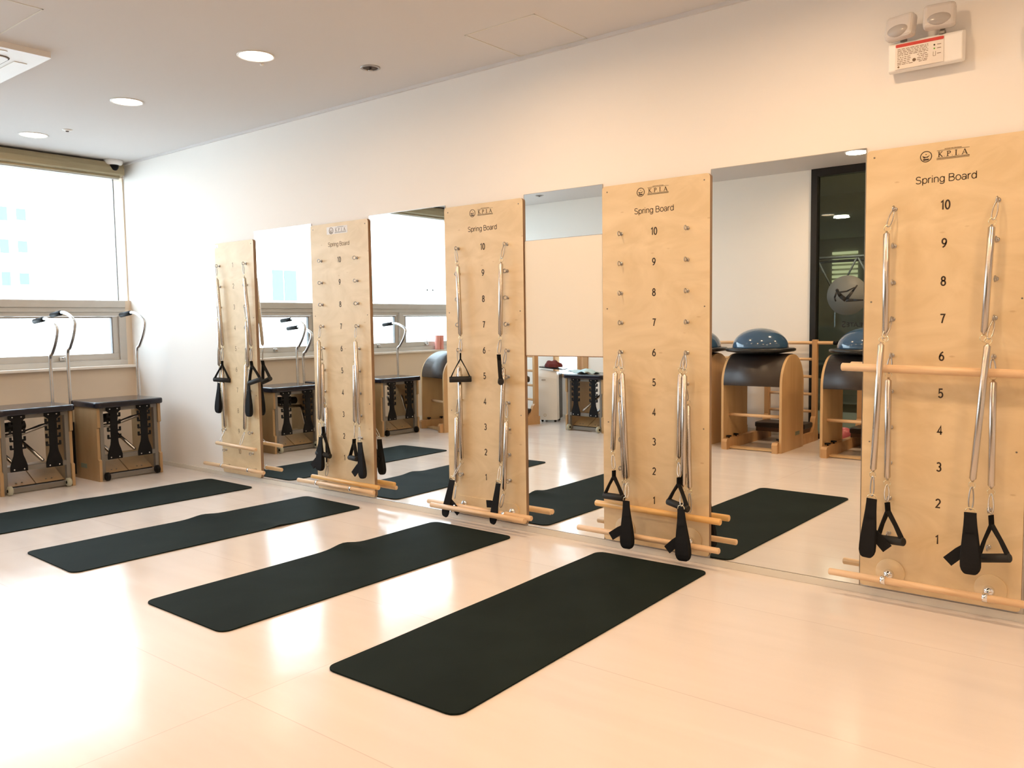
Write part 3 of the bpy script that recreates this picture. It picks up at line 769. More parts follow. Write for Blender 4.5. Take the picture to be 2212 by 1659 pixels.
NW = {1: 'one', 3: 'three', 4: 'four', 5: 'five', 6: 'six', 7: 'seven', 10: 'ten'}
def SL(b, s, n, extra=''):
    return 'spring from the %s hook at numeral %s%s, %s' % ('left' if s == 'L' else 'right', NW[n], extra, BD[b])
H = []   # bottom targets
spring(1, 'L', 1, (-4.711, 1.569), (-4.667, 1.040), -0.050, (-4.684, -.050, .931), SL(1, 'L', 1))
spring(1, 'R', 1, (-4.343, 1.566), (-4.285, 1.042), -0.050, (-4.297, -.050, .936), SL(1, 'R', 1))
spring(1, 'L', 3, (-4.729, 1.240), (-4.744, 0.880), -0.040, (-4.740, -.048, .759), SL(1, 'L', 3))
spring(1, 'R', 3, (-4.349, 1.235), (-4.350, 0.883), -0.040, (-4.337, -.048, .770), SL(1, 'R', 3))
spring(1, 'L', 5, (-4.703, 0.910), (-4.697, 0.397), -0.040, (-4.662, -.112, .302), SL(1, 'L', 5))
spring(1, 'R', 5, (-4.378, 0.910), (-4.430, 0.397), -0.040, (-4.384, -.112, .293), SL(1, 'R', 5))
spring(2, 'L', 7, (-3.468, 1.090), (-3.491, 0.533), -0.060, (-3.446, -.086, .431), SL(2, 'L', 7))
spring(2, 'R', 7, (-3.087, 1.091), (-3.074, 0.532), -0.060, (-3.039, -.086, .429), SL(2, 'R', 7))
spring(2, 'L', 6, (-3.461, 0.934), (-3.470, 0.523), -0.042, (-3.429, -.073, .500), SL(2, 'L', 6))
spring(2, 'R', 6, (-3.123, 0.934), (-3.139, 0.537), -0.042, (-3.111, -.073, .440), SL(2, 'R', 6))
spring(2, 'L', 4, (-3.438, 0.632), (-3.442, 0.232), -0.040, (-3.442, -.053, .147), SL(2, 'L', 4))
spring(3, 'L', 10, (-2.163, 1.536), (-2.150, 1.117), -0.060, (-2.139, -.075, 1.024), SL(3, 'L', 10))
spring(3, 'R', 10, (-1.833, 1.533), (-1.845, 1.116), -0.060, (-1.847, -.075, 1.019), SL(3, 'R', 10))
spring(3, 'L', 6, (-2.176, 0.937), (-2.174, 0.375), -0.045, (-2.198, -.096, .278), SL(3, 'L', 6))
spring(3, 'R', 6, (-1.837, 0.941), (-1.872, 0.385), -0.045, (-1.852, -.086, .293), SL(3, 'R', 6))
spring(3, 'L', 4, (-2.208, 0.637), (-2.224, 0.231), -0.042, (-2.208, -.075, .143), SL(3, 'L', 4))
spring(3, 'R', 4, (-1.810, 0.636), (-1.838, 0.230), -0.058, (-1.845, -.083, .137), SL(3, 'R', 4))
spring(4, 'L', 6, (-1.078, 0.938), (-1.097, 0.523), -0.070, (-1.079, -.090, .436), 'shorter spring from the left numeral-six hook, board behind the nearest mat')
spring(4, 'L', 6, (-1.042, 0.935), (-1.016, 0.386), -0.065, (-.986, -.119, .303), 'longer spring from the left numeral-six hook, board behind the nearest mat')
spring(4, 'L', 5, (-1.067, 0.788), (-1.047, 0.377), -0.042, (-1.027, -.077, .288), SL(4, 'L', 5))
spring(4, 'R', 6, (-0.719, 0.941), (-0.727, 0.518), -0.060, (-.711, -.090, .438), 'shorter spring from the right numeral-six hook, board behind the nearest mat')
spring(4, 'R', 6, (-0.691, 0.936), (-0.699, 0.384), -0.070, (-.682, -.119, .300), 'longer spring from the right numeral-six hook, board behind the nearest mat')
spring(4, 'R', 5, (-0.689, 0.786), (-0.679, 0.369), -0.042, (-.671, -.050, .261), SL(4, 'R', 5))
spring(5, 'L', 10, (0.210, 1.543), (0.213, 1.116), -0.060, None, SL(5, 'L', 10))
spring(5, 'R', 10, (0.587, 1.539), (0.570, 1.118), -0.060, None, SL(5, 'R', 10))
spring(5, 'L', 7, (0.208, 1.092), (0.185, 0.553), -0.100, (.186, -.115, .455), SL(5, 'L', 7))
spring(5, 'R', 7, (0.590, 1.089), (0.551, 0.551), -0.100, (.550, -.115, .445), SL(5, 'R', 7))
spring(5, 'L', 6, (0.225, 0.944), (0.228, 0.515), -0.050, (.238, -.090, .434), SL(5, 'L', 6))
spring(5, 'R', 6, (0.605, 0.948), (0.608, 0.522), -0.050, (.616, -.090, .433), SL(5, 'R', 6))

def HL(b, s, extra=''): return 'black foam strap handle hanging on the %s side of %s%s' % (s, BD[b], extra)
handle((-4.684, -.050, .926), (-4.759, -.083, .781), (-4.635, -.017, .772), HL(1, 'left'))
handle((-4.297, -.050, .931), (-4.320, -.060, .763), (-4.190, -.042, .798), HL(1, 'right'))
handle((-3.431, -.075, .495), (-3.502, -.084, .310), (-3.374, -.066, .293), HL(2, 'left'))
handle((-3.111, -.075, .435), (-3.188, -.054, .301), (-3.063, -.096, .307), HL(2, 'right'))
handle((-2.139, -.075, 1.019), (-2.192, -.120, .863), (-2.096, -.030, .864), HL(3, 'left'))
handle((-1.847, -.075, 1.014), (-1.789, -.130, .862), (-1.871, -.030, .866), HL(3, 'right'))
handle((-1.079, -.090, .430), (-1.145, -.083, .292), (-1.017, -.097, .295), HL(4, 'left'))
handle((-.711, -.090, .433), (-.779, -.077, .306), (-.654, -.103, .286), HL(4, 'right'))
handle((.240, -.090, .430), (.194, -.063, .267), (.313, -.117, .281), HL(5, 'left'))
handle((.616, -.090, .428), (.568, -.067, .246), (.687, -.113, .277), HL(5, 'right'))
def TL(b, s): return 'black webbing foot strap on the %s side of %s' % (s, BD[b])
strap((-4.737, -.055, .752), (-4.759, -.055, .512), None, TL(1, 'left'))
strap((-4.330, -.055, .763), (-4.340, -.055, .508), None, TL(1, 'right'))
strap((-3.450, -.086, .421), (-3.470, -.086, .187), (-3.556, -.086, .209), TL(2, 'left'), .03, .056)
strap((-3.043, -.086, .419), (-3.021, -.086, .179), (-3.120, -.086, .197), TL(2, 'right'), .036, .044)
strap((-2.189, -.112, .269), (-2.261, -.112, .033), (-2.146, -.112, .068), TL(3, 'left'), .034, .044, deep=.3)
strap((-1.833, -.112, .288), (-1.883, -.112, .041), (-1.927, -.112, .153), TL(3, 'right'), .028, .040, deep=.3)
strap((-.976, -.142, .295), (-.970, -.142, .052), (-1.072, -.135, .098), TL(4, 'left'), .030, .056)
strap((-.673, -.142, .292), (-.659, -.142, .042), (-.752, -.135, .080), TL(4, 'right'), .030, .060)
strap((.190, -.130, .447), (.173, -.130, .198), (.252, -.125, .243), TL(5, 'left'), .032, .050)
strap((.552, -.130, .437), (.558, -.130, .195), (.475, -.125, .230), TL(5, 'right'), .034, .056)

# ------------------------------------------------------------------ exercise mats
def yoga(x, y, a, label, bumps=()):
    W_, L_, T, r = .611, 1.80, .006, .045
    o = thing('exercise_mat', (x, y, 0), label, 'exercise mat', 'dark green exercise mats', a)
    o2 = o
    rows = [0, .004, .012, .022, .033, .045]; k = 60
    rows = rows + [.045 + (L_ - .09) * i / k for i in range(1, k)] + [L_ - q for q in rows[::-1]]
    nx = 16; vs = []; fs = []
    for d in rows:
        e = min(d, L_ - d); hw = W_/2 if e >= r else W_/2 - r + math.sqrt(max(0, r*r - (r - e)**2))
        for lay in (0, 1):
            for i in range(nx + 1):
                xx = -hw + 2 * hw * i / nx; z = .0006 if lay == 0 else T
                for (bd, side, h, wd_) in bumps:
                    fx = max(0, 1 - abs(xx - side * W_/2) / .30)
                    lift = h * math.exp(-((d - bd) / wd_) ** 2) * fx ** 2
                    z += lift
                z += .0006 * (1 + math.sin(d * 9 + x * 3)) * (1 if lay else 1)
                vs.append((xx, -d, z))
    n1 = nx + 1
    for j in range(len(rows) - 1):
        A = j * 2 * n1; B_ = (j + 1) * 2 * n1
        for i in range(nx):
            fs.append((A + n1 + i, A + n1 + i + 1, B_ + n1 + i + 1, B_ + n1 + i)); fs.append((A + i, B_ + i, B_ + i + 1, A + i + 1))
        fs.append((A, A + n1, B_ + n1, B_)); fs.append((A + nx, B_ + nx, B_ + n1 + nx, A + n1 + nx))
    for j in (0, len(rows) - 1):
        A = j * 2 * n1
        for i in range(nx): fs.append((A + i, A + i + 1, A + n1 + i + 1, A + n1 + i))
    m = MB(); m.add(vs, fs); m.build('mat', mt['mat'], o)
yoga(-4.452, -.158, -.014, 'dark green exercise mat nearest the window chairs, farthest of the four', [(1.0, -1, .004, .10)])
yoga(-3.264, -.142, -.0285, 'dark green exercise mat, second from the window, rippled at mid length', [(.78, -1, .013, .08), (.62, 1, .008, .05)])
yoga(-2.000, -.153, -.0055, 'dark green exercise mat with a raised kink in its left edge, before the middle board', [(.70, -1, .019, .08)])
yoga(-.847, -.121, .020, 'nearest and largest-looking dark green exercise mat, lying flat', [])

# ------------------------------------------------------------------ ceiling fixtures
lampd = bpy.data.lights.new('downlight_glow', 'AREA'); lampd.shape = 'DISK'; lampd.size = .17; lampd.energy = LAMP_W; lampd.color = LAMP_COL; lampd.spread = math.radians(170)
lampw = lampd.copy(); lampw.name = 'downlight_glow_dimmed'; lampw.energy = LAMP_W_DIM
proto = None
def downlight(x, y, label):
    global proto
    if proto is None:
        t = thing('downlight', (x, y, CH), label, 'ceiling light', 'round recessed ceiling lights')
        MB().lathe([(.088, 0), (.100, 0), (.100, -.003), (.094, -.006), (.088, -.003), (.088, 0)], n=40).build('trim_ring', mt['white'], t)
        MB().lathe([(0, -.0022), (.089, -.0018), (.089, .0), (0, 0)], n=40).build('diffuser', mt['lampglow'], t)
        proto = t
    else:
        t = proto.copy(); COL.objects.link(t); t.location = (x, y, CH); t['label'] = label
        for ch in list(proto.children):
            if ch.type == 'MESH': c = ch.copy(); COL.objects.link(c); c.parent = t
    l = bpy.data.objects.new('downlight_glow', lampw if (x < -2 and y > -2) else lampd); COL.objects.link(l); l.parent = t; l.location = (0, 0, -.012)
downlight(-2.775, -.965, 'round ceiling light, nearest and largest of the three in the row')
downlight(-4.174, -.975, 'round ceiling light, middle of the three in the row')
downlight(-5.585, -.985, 'round ceiling light nearest the window, farthest of the three')
downlight(-1.375, -.965, 'round ceiling light above the nearest mat, outside the picture')
downlight(.025, -.965, 'round ceiling light before the rightmost board, outside the picture')
downlight(1.425, -.965, 'round ceiling light past the rightmost board, outside the picture')
downlight(-1.12, -4.0, 'round ceiling light seen in the mirror above the glass partition')
downlight(.28, -4.0, 'round ceiling light behind the camera by the partition, outside the picture')
downlight(1.68, -4.0, 'round ceiling light in the corner behind the camera, outside the picture')
downlight(-1.2, -2.55, 'added unseen ceiling light in mid-room, brightening the opposite wall')  # unseen lamp, added to lift the brightness of the opposite wall
downlight(-2.7, -2.55, 'added unseen ceiling light nearer the window, brightening the opposite wall')  # second added lamp, out of view, again for a brighter opposite wall
downlight(1.0, -2.45, 'round ceiling light directly over the camera side, outside the picture')
def recess(x, y, label, r=.045):
    t = thing('sprinkler', (x, y, CH), label, 'sprinkler', 'small ceiling sprinklers')
    MB().lathe([(r * .8, 0), (r, 0), (r, -.004), (r * .8, -.006), (r * .8, 0)], n=28).build('escutcheon', mt['steel'], t)
    MB().lathe([(0, -.001), (r * .82, -.001), (r * .82, 0), (0, 0)], n=28).build('recess', mt['dark'], t)
    MB().lathe([(0, -.018), (.012, -.018), (.012, -.014), (.005, -.012), (.005, 0)], n=14).build('head', mt['steel'], t)
recess(-2.474, -.420, 'dark round ceiling sprinkler near the wall above the middle board', .056)
recess(-4.645, -4.059, 'dark round ceiling sprinkler reflected in the short mirror strip', .05)
t = thing('smoke_detector', (-5.238, -.890, CH), 'small white sensor dot on the ceiling near the farthest ceiling light', 'sensor')
MB().lathe([(.0, -.012), (.018, -.010), (.034, -.004), (.036, 0)], n=24).build('base', mt['white'], t)
MB().lathe([(0, -.016), (.010, -.016), (.012, -.011)], n=14).build('lens', mt['dark'], t)
t = thing('smoke_detector', (-2.868, -.865, CH), 'tiny white sensor just beside the nearest ceiling light', 'sensor')
MB().lathe([(0, -.010), (.010, -.010), (.012, 0)], n=14).build('base', mt['white'], t)
# dome camera in the corner
t = thing('security_camera', (-6.11, -.135, CH), 'white dome security camera at the ceiling corner over the window', 'security camera')
MB().lathe([(0, -.042), (.060, -.042), (.072, -.030), (.078, 0)], n=36).build('base', mt['white'], t)
MB().lathe([(.0, -.098), (.014, -.096), (.030, -.084), (.040, -.064), (.043, -.042)], n=28).build('dome', mt['black'], t)
e = MB(); e.ring_sweep([(.0 + .046 * math.sin(a), -.0, -.045 - .058 * math.cos(a) + .0) for a in [math.radians(q) for q in range(-80, 81, 10)]], .006, 8)
for v in e.v: v.y, v.x = v.x, v.y
e.build('dome_band', mt['white'], t)
# cassette air conditioner
t = thing('air_conditioner', (-4.0, -2.175, CH), 'white ceiling cassette air conditioner cut by the left frame edge', 'air conditioner')
MB().prism(rrect(-.475, .475, -.475, .475, .01), -.030, 0, 'z').build('casing', mt['white'], t)
MB().prism(rrect(-.33, .33, -.33, .33, .04), -.036, -.030, 'z').build('grille', mt['white'], t)
gp = MB(); q = rrect(-.335, .335, -.335, .335, .045)
gp.ring_sweep([(a, b, -.0305) for a, b in q], .003, 6, closed=True); gp.build('grille_gap', mt['dark'], t)
for a in range(4):
    v_ = MB(); v_.box(-.28, .28, .365, .43, -.033, -.030, .001, Matrix.Rotation(a * PI / 2, 4, 'Z')); v_.build('louver', mt['white'], t)
# roller blind headbox
t = thing('roller_blind', (XW + .06, 0, 2.52), 'rolled-up tan roller blind along the top of the big window', 'roller blind')
p = [(-.06, .0), (.035, .0), (.052, .012), (.052, .060), (.040, .088), (.030, .106), (-.06, .106)]
MB().prism([(a, b) for a, b in p], YL + .02, -.052, 'y').build('headbox', mt['blind'], t)
MB().box(-.01, .012, YL + .06, -.075, -.018, .0, .002).build('hem_bar', mt['blind'], t)
MB().cyl((.046, -.06, .0), (.046, -.06, -.035), .003, 8).build('pull_chain', mt['white'], t)

# ------------------------------------------------------------------ emergency light
t = thing('emergency_light', (.34, 0, 2.165), 'white twin-head emergency light high on the wall above the rightmost board', 'emergency light')
O = (.34, 0, 2.165)
MB().prism([(-.002, 2.182), (-.048, 2.168), (-.062, 2.176), (-.064, 2.275), (-.058, 2.284), (-.002, 2.300)][::-1], .205, .472, 'x', .004).build('housing', mt['white'], t, O)
MB().box(.232, .408, -.0658, -.063, 2.178, 2.276, .001).build('label_plate', mt['sticker'], t, O)
MB().prism(rrect(.233, .407, 2.263, 2.275, .004), -.0668, -.0656, 'y').build('red_stripe', mt['red'], t, O)
m = MB(); random.seed(5)
for z in [2.254, 2.248, 2.242, 2.236, 2.230, 2.222, 2.215, 2.208, 2.201, 2.195]:
    x = .240
    while x < .350:
        w = random.uniform(.004, .016); 
        if not (z < 2.226 and .285 < x < .31): m.box(x, min(x + w, .352), -.0664, -.0656, z, z + .0022)
        x += w + .003
for z in (2.246, 2.232, 2.212): m.box(.384, .398, -.0664, -.0656, z, z + .0022)
m.box(.370, .3712, -.0664, -.0656, 2.205, 2.222); m.box(.378, .3792, -.0664, -.0656, 2.205, 2.222); m.box(.370, .3792, -.0664, -.0656, 2.205, 2.2062)
m.lathe([(0, -.0664), (.0065, -.0664), (.0065, -.0656), (0, -.0656)], (.302, 0, 2.205), 14, 'y')
m.prism([(.2400, 2.187), (.2445, 2.1915), (.2490, 2.187), (.2445, 2.1825)], -.0666, -.0656, 'y')
m.build('fine_print', mt['inkgrey'], t, O)
MB().lathe([(0, -.067), (.003, -.067), (.003, -.0656), (0, -.0656)], (.374, 0, 2.247), 12, 'y').build('test_button', mt['ink'], t, O)
MB().lathe([(0, -.067), (.0028, -.067), (.0028, -.0656), (0, -.0656)], (.374, 0, 2.233), 12, 'y').build('status_light', mt['green'], t, O)
for xx, zz, yaw in ((.252, 2.338, -.25), (.392, 2.350, .12)):
    mx = Matrix.Translation((xx, -.075, zz)) @ Matrix.Rotation(yaw, 4, 'Z') @ Matrix.Rotation(math.radians(-10), 4, 'X')
    hb = MB(); hb.box(-.057, .057, -.022, .026, -.048, .046, .016, mx); h = hb.build('lamp_head', mt['greyplastic'], t, O)
    ln = MB(); vs = []
    bm = bmesh.new(); bmesh.ops.create_uvsphere(bm, u_segments=24, v_segments=12, radius=1.0)
    for v in bm.verts: v.co = V((v.co.x * .045, v.co.y * .016 - .016, v.co.z * .024 - .020))
    bm.transform(mx); ln.frombm(bm, True); ln.build('lamp_lens', mt['greydk'], h, O)
    nk = MB(); nk.cyl((xx + .008, -.050, 2.284), (xx + .008, -.060, zz - .03), .009, 12)
    nk.box(xx - .004, xx + .018, -.064, -.042, 2.284, 2.298, .002); nk.build('neck', mt['greymetal'], t, O)

t = thing('thermostat', (.729, 0, 2.215), 'pale square thermostat on the wall, a sliver at the upper right frame edge', 'thermostat')
MB().box(-.058, .058, -.020, .0045, -.061, .061, .006).build('casing', mt['white'], t)
MB().box(-.040, .040, -.0215, -.020, .0, .040, .0).build('display', mt['greydk'], t)

# ------------------------------------------------------------------ low pilates chairs (rack side faces local +x)
def pilates_chair(loc, rz, label, poles, wheel, roller=True, towel=False):
    t = thing('pilates_chair', loc, label, 'pilates chair', 'low pilates chairs', rz); W2 = .26
    for s in (-1, 1):
        pr = [(-.43, 0), (0, 0), (.004, .165), (-.016, .175), (-.016, .415), (0.002, .425), (0, .578), (-.43, .578), (-.43, .30), (-.43, .12)]
        y0, y1 = (s * W2, s * (W2 - .022))
        m = MB(); m.prism([(a, b) for a, b in pr], y0, y1, 'y')
        m.build('side_panel', mt['shadedply'], t)
    # fixings and printed label on the outer faces
    m = MB(); m.prism(rrect(-.43, .04, -.28, .28, .05, 6), .575, .622, 'z', .012)
    m.build('seat', mt['vinyl'], t)
    fr = MB(); a = W2 - .024
    for s in (-1, 1): fr.box(-.045, -.010, s * a - (.030 if s > 0 else 0), s * a + (0 if s > 0 else .030), .012, .575, .002)
    fr.box(-.045, -.012, -a, a, .545, .577, .002); fr.box(-.040, -.012, -a, a, .165, .200, .002); fr.box(-.045, -.012, -a, a, .010, .045, .002)
    fr.build('metal_frame', mt['greymetal'], t)
    for yc in (-.128, .118):
        h = .058; n = .029
        P = [(-h, .572), (-h, .548), (-h * .9, .545), (-n, .525)]
        P += [(-n, .31), (-n * 1.15, .28), (-n * 1.6, .245), (-h, .205), (-h, .165), (h, .165), (h, .205), (n * 1.6, .245), (n * 1.15, .28), (n, .31), (n, .525), (h * .9, .545), (h, .548), (h, .572)]
        m = MB(); m.prism([(yc + a_, b_) for a_, b_ in P], -.010, -.002, 'x')
        for zz in (.500, .445, .388, .330):
            for s in (-1, 1):
                m.prism([(yc + s * n * .9, zz - .004), (yc + s * .052, zz - .004), (yc + s * .055, zz + .002), (yc + s * .055, zz + .030), (yc + s * .040, zz + .030), (yc + s * .040, zz + .010), (yc + s * n * .9, zz + .008)], -.010, -.002, 'x')
        r_ = m.build('spring_rack', mt['black'], t)
        for yy, zz in ((-.030, .562), (.030, .562), (-.034, .180), (.034, .180)):
            MB().lathe([(0, .001), (.005, .0005), (.0065, -.002)], (0, yc + yy, zz), 10, 'x').build('bolt', mt['tube'], r_)
    # split pedal boards sloping up towards the far side
    for y0, y1 in ((-.205, -.004), (.004, .205)):
        m = MB(); m.add([(-.06, y0, .052), (-.06, y1, .052), (-.30, y1, .175), (-.30, y0, .175), (-.066, y0, .036), (-.066, y1, .036), (-.306, y1, .159), (-.306, y0, .159)],
                        [(0, 1, 2, 3), (7, 6, 5, 4), (0, 4, 5, 1), (1, 5, 6, 2), (2, 6, 7, 3), (3, 7, 4, 0)])
        pd = m.build('pedal', mt['shadedply'], t)
        for yy in ((y0 + y1) / 2 - .02, (y0 + y1) / 2 + .02): MB().lathe([(0, .006), (.006, .004), (.007, .0)], (-.085, yy, .068), 8, 'z').build('bolt', mt['greymetal'], pd)
    MB().box(-.10, -.055, -.20, .20, .03, .05, .003).build('pedal_hinge', mt['black'], t)
    for yy in (-.14, .06):
        m = MB(); m.ring_sweep([(-.27, yy - .10, .40), (-.268, yy - .098, .395), (-.06, yy, .215), (-.055, yy + .002, .21)], [.005, .013, .013, .005], 14)
        m.build('pedal_spring', mt['tube'], t)
    if roller:
        MB().cyl((-.30, -.20, .455), (-.30, .04, .470), .036, 20, .006).build('foam_roller', mt['foam'], t)
        MB().ring_sweep([(-.26, -.23, .40), (-.26, .0, .41), (-.22, .12, .455), (-.16, .16, .475)], [.014, .016, .016, .012], 12).build('push_bar', mt['tube'], t)
    for s in (-1, 1):
        w = MB(); w.lathe([(0, -.016), (.024, -.016), (.033, -.010), (.033, .010), (.024, .016), (0, .016)], (-.008 + .020, s * (W2 - .055), .036), 24, 'y')
        wo = w.build('wheel', mt[wheel], t)
        MB().lathe([(0, -.018), (.012, -.018), (.012, .018), (0, .018)], (.012, s * (W2 - .055), .036), 14, 'y').build('hub', mt['black'], wo)
    m = MB(); m.box(-.30, -.20, -W2 - .0012, -W2, .09, .125, .0); m.build('side_label', M('grey_side_label', (0.20, 0.26, 0.20), 0.4), t)
    for s, top in poles:
        y = s * .285
        # straight up, bulging towards the rack side, then hooking back to the grip
        k = top / 1.32
        pts = [(-.372, .30), (-.372, .62), (-.372, .985 * k), (-.350, 1.04 * k), (-.318, 1.12 * k), (-.298, 1.20 * k), (-.300, 1.25 * k), (-.330, 1.295 * k), (-.370, 1.318 * k), (-.410, 1.322 * k)]
        pts = [(a * 1.0, b) for a, b in pts]
        P3 = [V((a - (0), y, b)) for a, b in pts]
        # bow widened so that the curve reads as in a tall handle
        for i, p_ in enumerate(P3):
            if i >= 3: p_.x = -.372 + (p_.x + .372) * 1.9
        P3[-1].x = -.46; P3[-1].z = 1.318 * k; P3[-2].x = -.40; P3[-3].x = -.315
        # smooth by Catmull sampling
        S = []
        for i in range(len(P3) - 1):
            p0 = P3[max(i - 1, 0)]; p1 = P3[i]; p2 = P3[i + 1]; p3 = P3[min(i + 2, len(P3) - 1)]
            for q in range(4):
                u = q / 4; S.append(.5 * ((2 * p1) + (-p0 + p2) * u + (2*p0 - 5*p1 + 4*p2 - p3) * u*u + (-p0 + 3*p1 - 3*p2 + p3) * u**3))
        S.append(P3[-1])
        po = MB().ring_sweep(S, .0125, 12).build('handle_pole', mt['tube'], t)
        MB().cyl((-.45, y, 1.317 * k), (-.62, y, 1.300 * k), .020, 16, .006).build('hand_grip', mt['black'], po)
        MB().box(-.39, -.355, y - .015 if s > 0 else y - .012, y + .012 if s > 0 else y + .015, .03, .45, .003).build('pole_socket', mt['black'], t)
    return t
pilates_chair((-5.365, -.467, 0), .02, 'low pilates chair with black seat, tucked into the corner by the wall', ((1, 1.325), (-1, 1.325)), 'black')
pilates_chair((-5.382, -1.159, 0), .02, 'low pilates chair with pale wheels, under the window, cut by left frame edge', ((1, 1.275), (-1, 1.262)), 'rubberwheel')
pilates_chair((-5.44, -1.86, 0), .0, 'low pilates chair under the window, its seat corner peeking out in the mirror', ((1, 1.18), (-1, 1.18)), 'rubberwheel')
pilates_chair((-5.40, -2.525, 0), .06, 'low pilates chair with one tall handle, in the mirror left of the middle board', ((-1, 1.205),), 'black', False)
pilates_chair((-3.872, -3.79, 0), PI / 2 + .09, 'low pilates chair with a towel on its seat, in the mirror beside the middle board', (), 'rubberwheel', False)
tw_ = MB(); bm = bmesh.new(); bmesh.ops.create_grid(bm, x_segments=24, y_segments=18, size=.5)
for v in bm.verts:
    x, y = v.co.x, v.co.y; v.co = V((x * .30, y * .22, .012 + .018 * math.sin(x * 9 + y * 4) * math.cos(y * 8) + .020 * (1 - min(1, (x*x + y*y) * 4))))
tw_.frombm(bm, True)
for v in list(tw_.v): pass
o = tw_.build('towel', mt['towel']); o.location = (-3.97, -3.94, .632); o.rotation_euler = (0, 0, .3)
tag(o, 'crumpled pale blue towel lying on a pilates chair seat in the mirror', 'towel')
md = o.modifiers.new('thickness', 'SOLIDIFY'); md.thickness = .008; md.offset = -1

# ------------------------------------------------------------------ ladder barrels (front faces local +y)
def barrel(loc, rz, label, ext=0.0):
    t = thing('ladder_barrel', loc, label, 'ladder barrel', 'ladder barrels', rz); W2 = .285; yc = -.265
    def arc(r, h, n=24): return [(yc + r * math.cos(PI * i / n), .60 + h * math.sin(PI * i / n)) for i in range(n + 1)]
    for s in (-1, 1):
        o_ = [(yc + .270, 0.0), (yc + .270, .60)] + arc(.270, .272)[1:-1] + [(yc - .270, .60), (yc - .270, 0.0)]
        MB().prism(o_, s * W2, s * (W2 - .022), 'x').build('side_panel', mt['ply2'], t)
    outer = arc(.272, .278); inner = arc(.235, .240)
    P = [(yc + .262, .585)] + outer[1:-1] + [(yc - .262, .585), (yc - .230, .585)] + inner[::-1][1:-1] + [(yc + .230, .585)]
    m = MB(); x0, x1 = -(W2 - .022), W2 - .022
    # arch sheet built as quads along the arc
    oo = [(yc + .270, .590)] + outer + [(yc - .270, .590)]; ii = [(yc + .232, .590)] + inner + [(yc - .232, .590)]
    vs = []; fs = []
    for (a, b), (c, d) in zip(oo, ii): vs += [(x0, a, b), (x1, a, b), (x1, c, d), (x0, c, d)]
    for i in range(len(oo) - 1):
        for j in range(4): fs.append((i*4+j, i*4+(j+1) % 4, (i+1)*4+(j+1) % 4, (i+1)*4+j))
    fs += [(3, 2, 1, 0), tuple((len(oo)-1)*4+j for j in range(4))]
    m.add(vs, fs, True); pd = m.build('padded_arch', mt['brownvinyl'], t)
    MB().cyl((-(W2 - .02), -.12, .31), (W2 - .02, -.12, .31), .015, 14).build('cross_dowel', mt['beech'], t)
    for s in (-1, 1):
        x0, x1 = (s * .262, s * .212)
        MB().prism([(.045, 0.0), (.050, .075), (.035, .095), (-1.02 - ext, .095), (-1.02 - ext, 0.0)], x0, x1, 'x').build('base_rail', mt['ladderwood'], t)
        for yy in (-.06, -.22): MB().lathe([(.006, .095), (.006, .105), (.024, .108), (.024, .118), (.0, .122)], (s * .237, yy, 0), 16, 'z').build('adjusting_knob', mt['black'], t)
    MB().box(-.212, .212, -.10, -.02, .004, .022, .002).build('floor_board', mt['ply2'], t)
    MB().prism(rrect(-.245, .245, -.93 - ext, -.66 - ext, .03), .135, .185, 'z', .010).build('foot_pad', mt['brownvinyl'], t)
    MB().box(-.235, .235, -.91 - ext, -.68 - ext, .095, .135, .003).build('pad_box', M('dark_box_wood', (0.10, 0.055, 0.035), 0.5), t)
    for s in (-1, 1):
        x0, x1 = (s * .262, s * .214)
        MB().box(min(x0, x1), max(x0, x1), -1.005 - ext, -.950 - ext, .095, .986, .005).build('ladder_post', mt['ladderwood'], t)
        MB().prism([(a_ - ext, b_) for a_, b_ in ((-.95, .095), (-.86, .095), (-.90, .15), (-.93, .22), (-.95, .24))], x0, x1, 'x').build('post_brace', mt['ladderwood'], t)
    for z in (.795, .624, .453, .284, .125): MB().cyl((-.214, -.978 - ext, z), (.214, -.978 - ext, z), .014, 14).build('rung', mt['beech'], t)
    tp = MB().cyl((-.41, -.978 - ext, .955), (.41, -.978 - ext, .955), .016, 16).build('rung', mt['beech'], t)
    for s in (-1, 1): MB().cyl((s * .41, -.978 - ext, .955), (s * .45, -.978 - ext, .955), .019, 16, .004).build('end_cap', mt['black'], tp)
    m = MB(); m.box(W2 - .0005, W2 + .0012, -.44, -.33, .125, .160); m.build('side_label', M('grey_barrel_label', (0.22, 0.27, 0.20), 0.4), t)
    return t
barrel((-2.605, -3.545, 0), 0, 'ladder barrel with a balance dome, mostly hidden behind a board in the mirror')
barrel((-1.855, -3.490, 0), 0, 'ladder barrel carrying a blue balance dome, fully visible in the mirror')
barrel((-.950, -3.490, 0), 0, 'ladder barrel before the glass partition in the mirror, cut by the rightmost board')
barrel((-5.36, -2.98, 0), math.radians(20), 'ladder barrel without a dome, under the window beside the middle board in the mirror', .24)
def bosu(loc, label):
    t = thing('balance_dome', loc, label, 'balance dome', 'blue balance domes')
    MB().lathe([(0, -.012), (.20, -.010), (.255, .0), (.300, .006), (.314, .014), (.314, .030), (.300, .038), (.262, .040), (.250, .034)], n=56).build('platform', mt['rim'], t)
    MB().lathe([(.252, .036)] + [(.250 * math.cos(a), .040 + .180 * math.sin(a) ** .95) for a in [math.radians(q) for q in range(3, 90, 5)]] + [(0, .220)], n=56).build('dome', mt['bluegloss'], t)
bosu((-2.550, -3.77, .890), 'blue balance dome on the ladder barrel hidden behind a board in the mirror')
bosu((-1.880, -3.755, .890), 'glossy blue balance dome on the fully visible ladder barrel in the mirror')
bosu((-.925, -3.755, .890), 'glossy blue balance dome in front of the glass partition in the mirror')
